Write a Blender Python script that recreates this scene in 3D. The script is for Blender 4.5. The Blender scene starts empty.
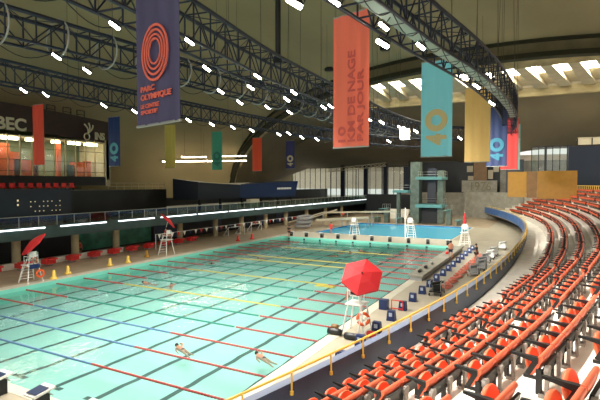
import bpy, math, random
from mathutils import Vector, Matrix, Quaternion
random.seed(7)
PI = math.pi
SC = bpy.context.scene
COL = SC.collection

# ------------------------------------------------------------------ camera
F, PIT, YAW, CAMH = 468.0, .0358, .4916, 8.08
cd = bpy.data.cameras.new('camera'); cam = bpy.data.objects.new('camera', cd); COL.objects.link(cam)
cam.location = (0, 0, CAMH); cam.rotation_euler = (PI/2 - PIT, 0, YAW)
cd.sensor_width = 36; cd.lens = F/600*36; cd.clip_start = .05; cd.clip_end = 600
SC.camera = cam
CA, SA = math.cos(YAW), math.sin(YAW)

def ray(px, py):
    x = (px-300)/F; y = (200-py)/F
    d = math.cos(PIT)+y*math.sin(PIT); u = -math.sin(PIT)+y*math.cos(PIT)
    return Vector((x*CA-d*SA, x*SA+d*CA, u))
def atz(px, py, z):
    r = ray(px, py); return Vector((0, 0, CAMH)) + r*((z-CAMH)/r.z)
def aty(px, py, Y):
    r = ray(px, py); return Vector((0, 0, CAMH)) + r*(Y/r.y)
def atx(px, py, X):
    r = ray(px, py); return Vector((0, 0, CAMH)) + r*(X/r.x)
def project(X, Y, Z):
    Z -= CAMH; d = -SA*X+CA*Y; l = CA*X+SA*Y
    D = d*math.cos(PIT)-Z*math.sin(PIT); U = Z*math.cos(PIT)+d*math.sin(PIT)
    if D < .3: return None
    return 300+F*l/D, 200-F*U/D, D

# --------------------------------------------------------------- materials
def srgb(r, g, b):
    f = lambda c: c/12.92 if c <= .04045 else ((c+.055)/1.055)**2.4
    return (f(r/255), f(g/255), f(b/255), 1)
def mat(name, col, rough=.6, metal=0, emit=0, noise=0, nscale=3.0, bump=0, bscale=20, stretch=None):
    m = bpy.data.materials.new(name); m.use_nodes = True
    nt = m.node_tree; b = nt.nodes['Principled BSDF']
    c = srgb(*col); b.inputs['Base Color'].default_value = c
    b.inputs['Roughness'].default_value = rough; b.inputs['Metallic'].default_value = metal
    if emit:
        b.inputs['Emission Color'].default_value = c; b.inputs['Emission Strength'].default_value = emit
    tc = nt.nodes.new('ShaderNodeTexCoord')
    src = tc.outputs['Object']
    if stretch:
        mp = nt.nodes.new('ShaderNodeMapping'); mp.inputs['Scale'].default_value = stretch
        nt.links.new(src, mp.inputs['Vector']); src = mp.outputs['Vector']
    if noise:
        n = nt.nodes.new('ShaderNodeTexNoise'); n.inputs['Scale'].default_value = nscale; n.inputs['Detail'].default_value = 6
        nt.links.new(src, n.inputs['Vector'])
        r = nt.nodes.new('ShaderNodeValToRGB')
        r.color_ramp.elements[0].position = .3; r.color_ramp.elements[1].position = .72
        r.color_ramp.elements[0].color = tuple(v*(1-noise) for v in c[:3])+(1,)
        r.color_ramp.elements[1].color = tuple(min(1, v*(1+noise*.6)) for v in c[:3])+(1,)
        nt.links.new(n.outputs['Fac'], r.inputs['Fac']); nt.links.new(r.outputs['Color'], b.inputs['Base Color'])
    if bump:
        n = nt.nodes.new('ShaderNodeTexNoise'); n.inputs['Scale'].default_value = bscale
        nt.links.new(src, n.inputs['Vector'])
        bp = nt.nodes.new('ShaderNodeBump'); bp.inputs['Strength'].default_value = bump
        nt.links.new(n.outputs['Fac'], bp.inputs['Height']); nt.links.new(bp.outputs['Normal'], b.inputs['Normal'])
    return m

M = {}
M['shell'] = mat('shell_concrete', (160, 147, 113), .85, noise=.22, nscale=.09, stretch=(1, .4, 1))
M['shellshade'] = mat('shaded_shell_concrete', (122, 112, 90), .85, noise=.2, nscale=.1)  # same concrete as the vault, darkened because less light reaches the rear ceiling
M['rib'] = mat('rib_concrete', (128, 120, 92), .85, noise=.3, nscale=.35)
M['ribdark'] = mat('rib_gap', (52, 52, 36), .9)
M['beam'] = mat('pale_concrete', (196, 186, 160), .8, noise=.15, nscale=.6)
M['band'] = mat('board_marked_concrete', (176, 160, 120), .85, noise=.35, nscale=.5, stretch=(1, 1, 3))
M['conc'] = mat('stand_concrete', (226, 220, 208), .75, noise=.14, nscale=1.3)
M['concgrey'] = mat('grey_concrete', (150, 146, 132), .8, noise=.25, nscale=1.0)
M['deckl'] = mat('left_deck_tile', (172, 152, 124), .45, noise=.2, nscale=.8)
M['deckr'] = mat('right_deck_tile', (178, 168, 146), .4, noise=.12, nscale=.7)
M['edge'] = mat('pool_edge_tile', (206, 200, 180), .4, noise=.08, nscale=2)
M['tile'] = mat('pool_tile', (150, 190, 182), .6, noise=.08, nscale=.35)
M['tilewall'] = mat('pool_wall_tile', (120, 205, 185), .5)
M['tileline'] = mat('lane_line_tile', (3, 30, 34), .6)
M['divetile'] = mat('diving_pool_tile', (36, 160, 215), .6, noise=.15, nscale=.3)
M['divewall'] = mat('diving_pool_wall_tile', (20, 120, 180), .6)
M['seat'] = mat('orange_plastic', (226, 106, 72), .45, noise=.08, nscale=4)
M['pan'] = mat('orange_seat_plastic', (232, 104, 64), .4)
M['black'] = mat('black_plastic', (22, 22, 22), .4)
M['bracket'] = mat('grey_bracket', (132, 124, 116), .5)
M['yellow'] = mat('yellow_rail_paint', (236, 198, 84), .4)
M['parin'] = mat('slate_panel', (40, 62, 92), .5, noise=.15, nscale=1.2)
M['partop'] = mat('pale_blue_coping', (116, 126, 150), .4)
M['parout'] = mat('blue_panel', (66, 120, 194), .35, noise=.3, nscale=.6)
M['truss'] = mat('navy_truss_paint', (30, 37, 56), .4, metal=.3)
M['trussteal'] = mat('pale_teal_catwalk', (128, 150, 142), .5)
M['cable'] = mat('cable', (60, 60, 50), .6)
M['hoop'] = mat('galvanised_hoop', (150, 154, 150), .4, metal=.2)
M['lamp'] = mat('lamp_lens', (255, 252, 236), .4, emit=26)
M['tube'] = mat('lamp_tube', (255, 238, 200), .4, emit=12)
M['skylight'] = mat('skylight_pane', (250, 248, 236), .4, emit=20)
M['ledge'] = mat('edge_light_strip', (240, 246, 250), .4, emit=2.2)
M['metal'] = mat('dark_metal', (36, 38, 40), .4, metal=.4)
M['steel'] = mat('stainless_steel', (190, 190, 185), .3, metal=.7)
M['white'] = mat('white_paint', (236, 236, 230), .4)
M['teal'] = mat('teal_fascia', (64, 86, 86), .4, noise=.25, nscale=.7)
M['tealglass'] = mat('teal_back_panel', (60, 140, 116), .2, noise=.5, nscale=.9)
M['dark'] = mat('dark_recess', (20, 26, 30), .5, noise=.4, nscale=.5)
M['navy'] = mat('navy_panel', (22, 44, 82), .35)
M['navy2'] = mat('dark_navy_panel', (16, 28, 46), .4)
M['column'] = mat('column_concrete', (176, 162, 128), .8, noise=.15, nscale=1.5)
M['red'] = mat('red_plastic', (214, 44, 44), .4)
M['redcloth'] = mat('red_canvas', (206, 34, 40), .7)
M['blue'] = mat('blue_box_paint', (20, 40, 88), .4)
M['grey'] = mat('grey_paint', (150, 150, 148), .5)
M['gold'] = mat('gold_panel', (166, 120, 28), .5, noise=.12, nscale=1.5)
M['brown'] = mat('brown_wood', (128, 92, 44), .5, noise=.25, nscale=1)
M['maroon'] = mat('maroon_fascia', (44, 26, 26), .5)
M['orangelit'] = mat('orange_partition', (206, 96, 56), .6, noise=.3, nscale=.5)
M['greenpanel'] = mat('sage_partition', (106, 118, 90), .6, noise=.3, nscale=.4)
M['pinkwall'] = mat('exterior_pink_concrete', (240, 224, 206), .9, noise=.15, nscale=.15)
M['skin'] = mat('skin', (164, 108, 80), .5)
M['hair'] = mat('dark_hair', (40, 28, 22), .6)
M['ropeblue'] = mat('blue_float', (84, 116, 156), .4)
M['ropered'] = mat('red_float', (166, 54, 50), .4)
M['ropegreen'] = mat('green_float', (30, 122, 104), .4)
M['coilred'] = mat('faded_red_float', (206, 112, 92), .5)
M['ropeyellow'] = mat('yellow_float', (182, 166, 70), .4)
M['ground'] = mat('outside_ground', (190, 190, 180), .9)

def glass(name, tint, gloss):
    m = bpy.data.materials.new(name); m.use_nodes = True; nt = m.node_tree; nt.nodes.clear()
    o = nt.nodes.new('ShaderNodeOutputMaterial'); mx = nt.nodes.new('ShaderNodeMixShader')
    t = nt.nodes.new('ShaderNodeBsdfTransparent'); t.inputs['Color'].default_value = tint
    g = nt.nodes.new('ShaderNodeBsdfGlossy'); g.inputs['Roughness'].default_value = .08
    mx.inputs['Fac'].default_value = gloss
    nt.links.new(t.outputs[0], mx.inputs[1]); nt.links.new(g.outputs[0], mx.inputs[2]); nt.links.new(mx.outputs[0], o.inputs['Surface'])
    return m
M['glass'] = glass('window_glass', (.85, .9, .88, 1), .07)
M['railglass'] = glass('balustrade_glass', (.55, .66, .64, 1), .12)

def water(name, tint, scat, scatmix, bumpstr, scale):
    m = bpy.data.materials.new(name); m.use_nodes = True; nt = m.node_tree; nt.nodes.clear(); L = nt.links
    o = nt.nodes.new('ShaderNodeOutputMaterial')
    tc = nt.nodes.new('ShaderNodeTexCoord')
    n1 = nt.nodes.new('ShaderNodeTexNoise'); n1.inputs['Scale'].default_value = scale; n1.inputs['Detail'].default_value = 3
    n1.inputs['Distortion'].default_value = .6
    L.new(tc.outputs['Object'], n1.inputs['Vector'])
    bp = nt.nodes.new('ShaderNodeBump'); bp.inputs['Strength'].default_value = bumpstr; bp.inputs['Distance'].default_value = .05
    L.new(n1.outputs['Fac'], bp.inputs['Height'])
    t = nt.nodes.new('ShaderNodeBsdfTransparent'); t.inputs['Color'].default_value = tint
    d = nt.nodes.new('ShaderNodeBsdfDiffuse'); d.inputs['Color'].default_value = scat
    mx = nt.nodes.new('ShaderNodeMixShader'); mx.inputs['Fac'].default_value = scatmix
    L.new(t.outputs[0], mx.inputs[1]); L.new(d.outputs[0], mx.inputs[2])
    g = nt.nodes.new('ShaderNodeBsdfGlossy'); g.inputs['Roughness'].default_value = .05
    L.new(bp.outputs['Normal'], g.inputs['Normal'])
    fr = nt.nodes.new('ShaderNodeFresnel'); fr.inputs['IOR'].default_value = 1.24
    L.new(bp.outputs['Normal'], fr.inputs['Normal'])
    m2 = nt.nodes.new('ShaderNodeMixShader')
    L.new(fr.outputs[0], m2.inputs['Fac']); L.new(mx.outputs[0], m2.inputs[1]); L.new(g.outputs[0], m2.inputs[2])
    L.new(m2.outputs[0], o.inputs['Surface'])
    return m
M['water'] = water('pool_water', (.88, .97, .95, 1), srgb(130, 190, 184), .12, .30, 1.6)
M['divewater'] = water('diving_pool_water', (.6, .92, 1, 1), srgb(110, 214, 250), .9, .3, 1.2)

# ------------------------------------------------------------- mesh builder
class MB:
    def __init__(s): s.v = []; s.f = []; s.mi = []; s.sm = []
    def add(s, vs, fs, mi=0, sm=False):
        b = len(s.v); s.v += [Vector(v) for v in vs]
        for f in fs: s.f.append(tuple(i+b for i in f)); s.mi.append(mi); s.sm.append(sm)
    def box(s, c, sz, rz=0, mi=0, mtx=None):
        x, y, z = [q/2 for q in sz]
        vs = [Vector(p) for p in ((-x,-y,-z),(x,-y,-z),(x,y,-z),(-x,y,-z),(-x,-y,z),(x,-y,z),(x,y,z),(-x,y,z))]
        m = mtx if mtx else Matrix.Rotation(rz, 3, 'Z')
        vs = [m @ v + Vector(c) for v in vs]
        s.add(vs, [(0,3,2,1),(4,5,6,7),(0,1,5,4),(1,2,6,5),(2,3,7,6),(3,0,4,7)], mi)
    def bar(s, a, b, w, h=None, mi=0):
        a, b = Vector(a), Vector(b); h = h or w; d = b-a; L = d.length
        if L < 1e-6: return
        q = d.to_track_quat('Y', 'Z').to_matrix()
        s.box((a+b)/2, (w, L, h), mi=mi, mtx=q)
    def tube(s, a, b, r, r2=None, n=8, mi=0, cap=True, sm=True):
        a, b = Vector(a), Vector(b); r2 = r if r2 is None else r2; d = b-a
        if d.length < 1e-6: return
        q = d.to_track_quat('Z', 'Y').to_matrix(); vs = []
        for p, rr in ((a, r), (b, r2)):
            for i in range(n):
                t = 2*PI*i/n; vs.append(q @ Vector((rr*math.cos(t), rr*math.sin(t), 0)) + p)
        s.add(vs, [(i, (i+1) % n, n+(i+1) % n, n+i) for i in range(n)], mi, sm)
        if cap: s.add(vs, [tuple(range(n))[::-1], tuple(range(n, 2*n))], mi)
    def pipe(s, pts, r, n=6, mi=0):
        for a, b in zip(pts[:-1], pts[1:]): s.tube(a, b, r, n=n, mi=mi)
    def lathe(s, c, prof, n=16, mi=0, axis=None, sm=True):
        q = axis.to_track_quat('Z', 'Y').to_matrix() if axis else Matrix.Identity(3)
        vs = []; k = len(prof)
        for r, z in prof:
            for i in range(n):
                t = 2*PI*i/n; vs.append(q @ Vector((r*math.cos(t), r*math.sin(t), z)) + Vector(c))
        s.add(vs, [(j*n+i, j*n+(i+1) % n, (j+1)*n+(i+1) % n, (j+1)*n+i) for j in range(k-1) for i in range(n)], mi, sm)
    def loft(s, rows, mi=0, closed=False, sm=False):
        n = len(rows[0]); vs = [p for r in rows for p in r]; m = n if closed else n-1
        s.add(vs, [(j*n+i, j*n+(i+1) % n, (j+1)*n+(i+1) % n, (j+1)*n+i) for j in range(len(rows)-1) for i in range(m)], mi, sm)
    def slab(s, poly, z0, z1, mi=0):
        n = len(poly); vs = [(x, y, z0) for x, y in poly]+[(x, y, z1) for x, y in poly]
        s.add(vs, [tuple(range(n))[::-1], tuple(range(n, 2*n))]+[(i, (i+1) % n, n+(i+1) % n, n+i) for i in range(n)], mi)
    def torus(s, c, R, r, axis=Vector((0,0,1)), N=20, n=6, mi=0, sx=1):
        q = Vector(axis).to_track_quat('Z', 'Y').to_matrix(); vs = []
        for i in range(N):
            t = 2*PI*i/N
            for j in range(n):
                u = 2*PI*j/n; k = R+r*math.cos(u)
                vs.append(q @ Vector((k*math.cos(t)*sx, k*math.sin(t), r*math.sin(u))) + Vector(c))
        s.add(vs, [(i*n+j, ((i+1) % N)*n+j, ((i+1) % N)*n+(j+1) % n, i*n+(j+1) % n) for i in range(N) for j in range(n)], mi, True)
    def mesh(s, name, mats, inv=None):
        me = bpy.data.meshes.new(name)
        vs = [inv @ v for v in s.v] if inv else s.v
        me.from_pydata(vs, [], s.f)
        for m in (mats if isinstance(mats, (list, tuple)) else [mats]): me.materials.append(M[m] if isinstance(m, str) else m)
        me.polygons.foreach_set('material_index', s.mi); me.polygons.foreach_set('use_smooth', s.sm)
        me.update(); return me
    def build(s, name, mats, parent=None, local=False, loc=None):
        """world-space vertices; parented objects get them in the parent's frame"""
        inv = None
        if parent is not None and not local: inv = world(parent).inverted()
        if loc is not None: inv = Matrix.Translation(-Vector(loc))
        o = bpy.data.objects.new(name, s.mesh(name, mats, inv)); COL.objects.link(o)
        if parent is not None: o.parent = parent
        if loc is not None: o.location = loc
        return o
def world(o):
    m = Matrix.LocRotScale(o.location, o.rotation_euler.to_quaternion() if o.rotation_mode != 'QUATERNION' else o.rotation_quaternion, o.scale)
    return world(o.parent) @ m if o.parent else m
def tag(o, label=None, cat=None, group=None, kind=None):
    if label: o['label'] = label
    if cat: o['category'] = cat
    if group: o['group'] = group
    if kind: o['kind'] = kind
    return o
def thing(name, loc, label, cat, group=None, rz=0):
    o = bpy.data.objects.new(name, None); COL.objects.link(o); o.location = loc; o.rotation_euler = (0, 0, rz)
    o.empty_display_size = .2
    return tag(o, label, cat, group)
def struct(mb, name, mats): return tag(mb.build(name, mats), kind='structure')
def copy_tree(o, parent=None):
    c = o.copy(); COL.objects.link(c); c.parent = parent
    for ch in list(o.children): copy_tree(ch, c)
    return c
def text(body, name, m, origin, right, up, height, parent=None, depth=.02, align='LEFT', width=None, bold=.0):
    cu = bpy.data.curves.new(name, 'FONT'); cu.body = body; cu.size = 1; cu.extrude = depth; cu.offset = bold; cu.align_x = align
    t = bpy.data.objects.new('tmp_text', cu); COL.objects.link(t); bpy.context.view_layer.update()
    me = bpy.data.meshes.new_from_object(t); bpy.data.objects.remove(t)
    xs = [v.co.x for v in me.vertices]; ys = [v.co.y for v in me.vertices]
    h0 = max(ys)-min(ys) if 'Q' not in body else .74
    sy = height/h0; sx = sy if width is None else width/(max(xs)-min(xs))
    R, U = Vector(right).normalized(), Vector(up).normalized(); N = R.cross(U)
    y0 = 0 if 'Q' in body else min(ys)
    x0 = min(xs) if align == 'LEFT' else 0
    W = [Vector(origin)+R*((v.co.x-x0)*sx)+U*((v.co.y-y0)*sy)+N*v.co.z for v in me.vertices]
    inv = world(parent).inverted() if parent else Matrix.Identity(4)
    for v, w in zip(me.vertices, W): v.co = inv @ w
    me.materials.clear(); me.materials.append(M[m] if isinstance(m, str) else m)
    o = bpy.data.objects.new(name, me); COL.objects.link(o)
    if parent: o.parent = parent
    return o

# ------------------------------------------------------------ rail curve
RC = [-1.3327544895071801e-12, 5.932774594255484e-10, -1.0189204109281205e-07, 8.34936293551874e-06, -0.00032370720399782586, 0.0021358025609414443, 0.2604009857680317, -8.661627501339078]
def railx(Y):
    x = 0
    for c in RC: x = x*Y+c
    return x
N_ = 2400; Y0_, Y1_ = -9., 116.
_ys = [Y0_+(Y1_-Y0_)*i/N_ for i in range(N_+1)]; _xs = [railx(y) for y in _ys]; _s = [0.]
for i in range(N_): _s.append(_s[-1]+math.hypot(_xs[i+1]-_xs[i], _ys[i+1]-_ys[i]))
_z0 = _s[min(range(N_+1), key=lambda i: abs(_ys[i]))]; _s = [v-_z0 for v in _s]
SMIN, SMAX = _s[0], _s[-1]
def rail(s, o=0., z=0.):
    """point at arc length s along the rail, o metres up into the stand"""
    t = (s-SMIN)/(SMAX-SMIN)*N_; i = max(0, min(N_-1, int(t)))
    while i < N_-1 and _s[i+1] < s: i += 1
    while i > 0 and _s[i] > s: i -= 1
    k = (s-_s[i])/(_s[i+1]-_s[i])
    a = max(0, i-25); b = min(N_, i+26); dx, dy = _xs[b]-_xs[a], _ys[b]-_ys[a]; L = math.hypot(dx, dy); dx /= L; dy /= L
    x = _xs[i]+k*(_xs[i+1]-_xs[i]); y = _ys[i]+k*(_ys[i+1]-_ys[i])
    return Vector((x+dy*o, y-dx*o, z)), math.atan2(dy, dx)
ZR, ZF = 3.1, 1.85          # rail top and front walkway
PITCH_O, PITCH_Z, NROW = 1.04, .51, 10
def smooth(a, b, x): t = max(0, min(1, (x-a)/(b-a))); return t*t*(3-2*t)
def o0(s): return .72+.55*smooth(18, 36, s)
def row_o(k, s): return o0(s)+PITCH_O*k
def row_z(k): return ZF+PITCH_Z*k

# ================================================================ SETTING
PX0, PX1, PY0, PY1 = -34.95, -9.95, 10.5, 59.6      # competition pool
DX0, DX1, DY0, DY1 = -33.0, -12.0, 66.3, 86.8      # diving pool
DK = .3                                            # deck height over the water
fl = MB()
fl.slab([(-62, -12), (PX0-1, -12), (PX0-1, 134), (-62, 134)], -.2, DK, 0)
fl.slab([(PX1+.6, -12), (9, -12), (9, 134), (PX1+.6, 134)], -.2, DK, 1)
fl.slab([(PX0-1, -12), (PX1+.6, -12), (PX1+.6, PY0-.5), (PX0-1, PY0-.5)], -.2, DK, 1)
fl.slab([(PX0-1, PY1+.4), (PX1+.6, PY1+.4), (PX1+.6, DY0-.3), (PX0-1, DY0-.3)], -.2, DK, 2)
fl.slab([(PX0-1, DY0-.3), (DX0-.3, DY0-.3), (DX0-.3, DY1+.3), (PX0-1, DY1+.3)], -.2, DK, 1)
fl.slab([(DX1+.3, DY0-.3), (PX1+.6, DY0-.3), (PX1+.6, DY1+.3), (DX1+.3, DY1+.3)], -.2, DK, 1)
fl.slab([(PX0-1, DY1+.3), (PX1+.6, DY1+.3), (PX1+.6, 134), (PX0-1, 134)], -.2, DK, 0)
struct(fl, 'floor', ['deckl', 'deckr', 'edge'])
# pale edge tiles round both pools
ed = MB()
def frame(x0, x1, y0, y1, w0, w1, w2, w3):
    ed.slab([(x0-w0, y0-w2), (x0, y0-w2), (x0, y1+w3), (x0-w0, y1+w3)], -.3, DK+.012)
    ed.slab([(x1, y0-w2), (x1+w1, y0-w2), (x1+w1, y1+w3), (x1, y1+w3)], -.3, DK+.012)
    ed.slab([(x0, y0-w2), (x1, y0-w2), (x1, y0), (x0, y0)], -.3, DK+.012)
    ed.slab([(x0, y1), (x1, y1), (x1, y1+w3), (x0, y1+w3)], -.3, DK+.012)
frame(PX0, PX1, PY0, PY1, 1., .6, .5, .4); frame(DX0, DX1, DY0, DY1, .3, .3, .3, .3)
struct(ed, 'trim_1', ['edge'])
# pool basins
def basin(x0, x1, y0, y1, dep, name, mats, lines=True):
    b = MB()
    x0 += .02; x1 -= .02; y0 += .02; y1 -= .02
    b.add([(x0, y0, -dep), (x1, y0, -dep), (x1, y1, -dep), (x0, y1, -dep)], [(0, 1, 2, 3)], 0)
    q = [(x0, y0), (x1, y0), (x1, y1), (x0, y1)]
    for i in range(4):
        (a, c), (d, e) = q[i], q[(i+1) % 4]
        b.add([(a, c, -dep), (d, e, -dep), (d, e, .29), (a, c, .29)], [(0, 3, 2, 1)], 1)
    if lines:
        z = -dep+.006
        for i in range(10):
            x = x1-1.25-2.5*i
            # a slightly wandering line, as the ripples show it, with its T at both ends
            n = 60; L_, R_ = [], []
            for j in range(n+1):
                y = y0+2+(y1-y0-4)*j/n; w = .03*math.sin(j*1.7+i)+.02*math.sin(j*3.1+2*i)
                L_.append((x-.14+w, y, z)); R_.append((x+.14+w, y, z))
            b.loft([L_, R_], 2)
            for yy in (y0+2, y1-2):
                b.add([(x-.5, yy-.13, z+.001), (x+.5, yy-.13, z+.001), (x+.5, yy+.13, z+.001), (x-.5, yy+.13, z+.001)], [(0, 1, 2, 3)], 2)
            b.add([(x-.14, y1-.01, -dep+.1), (x+.14, y1-.01, -dep+.1), (x+.14, y1-.01, .1), (x-.14, y1-.01, .1)], [(0, 1, 2, 3)], 2)
    return struct(b, name, mats)
basin(PX0, PX1, PY0, PY1, .72, 'floor_pool', ['tile', 'tilewall', 'tileline'])
basin(DX0, DX1, DY0, DY1, .7, 'floor_diving_pool', ['divetile', 'divewall'], False)
w = MB(); w.add([(PX0, PY0, 0), (PX1, PY0, 0), (PX1, PY1, 0), (PX0, PY1, 0)], [(0, 1, 2, 3)])
o = w.build('pool_water', 'water'); tag(o, 'pale aqua water filling the long competition pool', 'water', kind='stuff')
w = MB(); w.add([(DX0, DY0, .12), (DX1, DY0, .12), (DX1, DY1, .12), (DX0, DY1, .12)], [(0, 1, 2, 3)])
o = w.build('diving_pool_water', 'divewater'); tag(o, 'bright blue water filling the diving pool at the far end', 'water', kind='stuff')

# ------------------------------------------------ stand: tiers and parapet
def strip(mb, offs, s0, s1, ds=1.0, mi=0):
    """offs: list of (offset function, z); extrudes the section along the rail"""
    n = max(2, int((s1-s0)/ds)); rows = []
    ss = [s0+(s1-s0)*j/n for j in range(n+1)]
    for of, z in offs: rows.append([rail(s, of(s) if callable(of) else of, z)[0] for s in ss])
    mb.loft(rows, mi)
SE = SMAX-.5
ti = MB()
sec = [(0.0, ZF-.5), (0.0, ZF), (lambda s: o0(s)-.35, ZF)]
for k in range(1, NROW+1):
    zz = row_z(k)
    sec.append(((lambda s, k=k: row_o(k, s)-.35), row_z(k-1)))
    sec.append(((lambda s, k=k: row_o(k, s)-.35), zz))
sec.append((30., row_z(NROW)))
strip(ti, sec, SMIN, SE, 1.2)
struct(ti, 'floor_stand_tiers', ['conc'])
un = MB(); strip(un, [(0.0, ZF-.5), (1.6, 0.3)], SMIN, SE, 2); struct(un, 'wall_under_stand', ['dark'])
pa = MB()
strip(pa, [(-.02, ZF-.2), (-.02, ZR-.3)], SMIN, SE, .8, 0)
strip(pa, [(-.02, ZR-.3), (-.30, ZR-.3)], SMIN, SE, .8, 1)
strip(pa, [(-.30, ZR-.3), (-.30, ZR-1.5)], SMIN, SE, .8, 2)
strip(pa, [(-.30, ZR-1.5), (-.02, ZR-1.5), (-.02, ZF-.2)], SMIN, SE, .8, 0)
struct(pa, 'wall_parapet', ['parin', 'partop', 'parout'])
# yellow guard rail
gr = thing('guard_rail', rail(12, 0, ZF)[0], 'long yellow tubular guard rail curving along the front of the stand', 'railing')
rb = MB(); pts = [rail(SMIN+.3+j*1.0, -.02, ZR)[0] for j in range(int(SE-SMIN-.5))]
rb.pipe(pts, .035, 8); rb.build('top_rail', 'yellow', gr)
s = SMIN+1.0; np_ = 0
def post_s():
    out = []; s = 10.95
    while s < SE-1: out.append(s); s += 1.72 if s < 60 else 2.4
    s = 10.95-1.72
    while s > SMIN+.5: out.append(s); s -= 1.72
    return sorted(out)
for s in post_s()[:98]:
    p = MB(); b, _ = rail(s, .02, 0)
    p.tube((b.x, b.y, ZR-.55), (b.x, b.y, ZR), .028, n=8); p.tube((b.x, b.y, ZR-.6), (b.x, b.y, ZR-.5), .055, n=8)
    p.build('rail_post', 'yellow', gr)

# ------------------------------------------------------------------ seats
PITCH_S = .74
def seat_shapes():
    out = {}
    # backrest: a curved orange shell whose top edge runs on into its neighbours
    b = MB(); prof = [(.40, .03), (.44, -.02), (.52, -.05), (.62, -.075), (.72, -.09), (.775, -.10), (.805, -.125), (.80, -.17), (.75, -.195), (.68, -.19), (.60, -.165), (.5, -.12), (.42, -.07), (.40, -.02)]
    rows = []
    for i in range(9):
        u = -1+2*i/8; x = u*PITCH_S/2; t = 1-abs(u)**3*.12
        bow = .03*(u*u); x *= .95
        rows.append([(x, y+bow if z < .7 else y, z) for z, y in prof])
    b.loft(rows, 0, closed=True, sm=True)
    n = len(prof); b.add(rows[0], [tuple(range(n))]); b.add(rows[-1], [tuple(range(n))[::-1]])
    out['backrest'] = b
    # seat pan folded up: a round, domed orange dish
    p = MB(); R = .265; N = 18; K = 4; q = Matrix.Rotation(math.radians(-12), 3, 'X'); c = Vector((0, .07, .55))
    vs = [c+q @ Vector((0, .085, 0))]
    for k in range(1, K+1):
        r = R*math.sin(k/K*PI/2); d = .085*math.cos(k/K*PI/2)
        for i in range(N):
            t = 2*PI*i/N; zz = r*math.sin(t); zz = zz if zz > -.17 else -.17
            vs.append(c+q @ Vector((r*math.cos(t)*1.12, d, zz)))
    for i in range(N):
        t = 2*PI*i/N; zz = R*math.sin(t); zz = zz if zz > -.17 else -.17
        vs.append(c+q @ Vector((R*math.cos(t)*.95, -.035, zz*.95)))
    fs = [(0, 1+i, 1+(i+1) % N) for i in range(N)]
    for k in range(K): fs += [(1+k*N+i, 1+(k+1)*N+i, 1+(k+1)*N+(i+1) % N, 1+k*N+(i+1) % N) for i in range(N)]
    p.add(vs, fs, 0, True); p.add(vs[1+K*N:], [tuple(range(N))]); out['seat_pan'] = p
    # armrest
    a = MB(); x = -PITCH_S/2+.035
    rows = []
    for y, z, w, h in ((-.12, .72, .075, .12), (.03, .74, .07, .09), (.2, .76, .055, .06), (.33, .77, .042, .045)):
        rows.append([(x-w/2, y, z-h/2), (x+w/2, y, z-h/2), (x+w/2, y, z+h/2), (x-w/2, y, z+h/2)])
    a.loft(rows, 0, closed=True); a.add(rows[0], [(0, 1, 2, 3)]); a.add(rows[-1], [(3, 2, 1, 0)])
    a.bar((x, -.08, .70), (x, .06, .40), .04, .09); out['armrest'] = a
    # support: black yoke under the shell and a pale foot bracket behind
    s_ = MB()
    s_.box((x, -.13, .3), (.07, .09, .5)); s_.box((x, -.02, .36), (.05, .28, .06)); s_.box((0, -.19, .50), (PITCH_S*.8, .05, .34), mtx=Matrix.Rotation(.2, 3, 'X'))
    out['frame'] = s_
    k_ = MB(); k_.box((x+.02, -.255, .47), (.13, .06, .34)); k_.tube((x+.02, -.29, .55), (x+.02, -.22, .55), .1, n=12); k_.box((x+.03, -.20, .04), (.15, .14, .08)); k_.box((x+.03, -.245, .2), (.07, .06, .28)); out['bracket'] = k_
    return out
SH = seat_shapes()
SMAT = {'backrest': 'seat', 'seat_pan': 'pan', 'armrest': 'black', 'frame': 'black', 'bracket': 'bracket'}
SMESH = {k: v.mesh(k, SMAT[k]) for k, v in SH.items()}
AISLES = [-2.2, 3.8, 10.0, 16.9, 23.2, 30.5, 38, 46, 54.5, 63.5, 73, 83, 93, 103]
AW = .62
seats = []
for k in range(NROW):
    for ai in range(len(AISLES)-1):
        a, b = AISLES[ai]+AW, AISLES[ai+1]-AW
        if k == 0 and ai > 3: continue
        # arc length shrinks or grows with the offset; keep the real pitch by measuring at this row's radius
        sm = (a+b)/2; p1, _ = rail(sm-.5, row_o(k, sm)); p2, _ = rail(sm+.5, row_o(k, sm)); sc = (p2-p1).length
        n = max(1, int((b-a)*sc/PITCH_S)); step = (b-a)/n
        for i in range(n):
            s = a+step*(i+.5)
            p, ang = rail(s, row_o(k, s), row_z(k))
            seats.append((k, ai, i, n, p, ang, step*sc/PITCH_S))
vis = []
for st in seats:
    pr = project(st[4].x, st[4].y, st[4].z+.6)
    if pr is None: continue
    x, y, D = pr; m = 260/D
    dcam = (st[4]-Vector((0, 0, CAMH))).length
    if -m < x < 600+m and -m < y < 400+m and dcam > 1.6: vis.append((D, st))
vis.sort(key=lambda t: t[0])
ORD = ['first', 'second', 'third', 'fourth', 'fifth', 'sixth', 'seventh', 'eighth', 'ninth', 'tenth', 'eleventh', 'twelfth', 'thirteenth', 'fourteenth', 'fifteenth', 'sixteenth', 'seventeenth', 'eighteenth']
CARD = ['one', 'two', 'three', 'four', 'five', 'six', 'seven', 'eight', 'nine', 'ten']
def seat_label(k, ai, i, n):
    w = 'block nearest the camera' if ai == 0 else '%s block from the camera' % ORD[min(ai, 9)]
    return 'orange seat, row %s, %s past the near aisle, %s' % (CARD[k], ORD[min(i, 17)], w)
proto = thing('stadium_seat', (0, 0, 0), 'x', 'seat', 'orange folding seats of the stand')
for nm in ('backrest', 'seat_pan', 'armrest', 'frame', 'bracket'):
    o = bpy.data.objects.new(nm, SMESH[nm]); COL.objects.link(o); o.parent = proto
PL = {'backrest': None, 'armrest': 'black armrest', 'bracket': 'pale grey foot bracket', 'frame': 'black support frame'}
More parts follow.
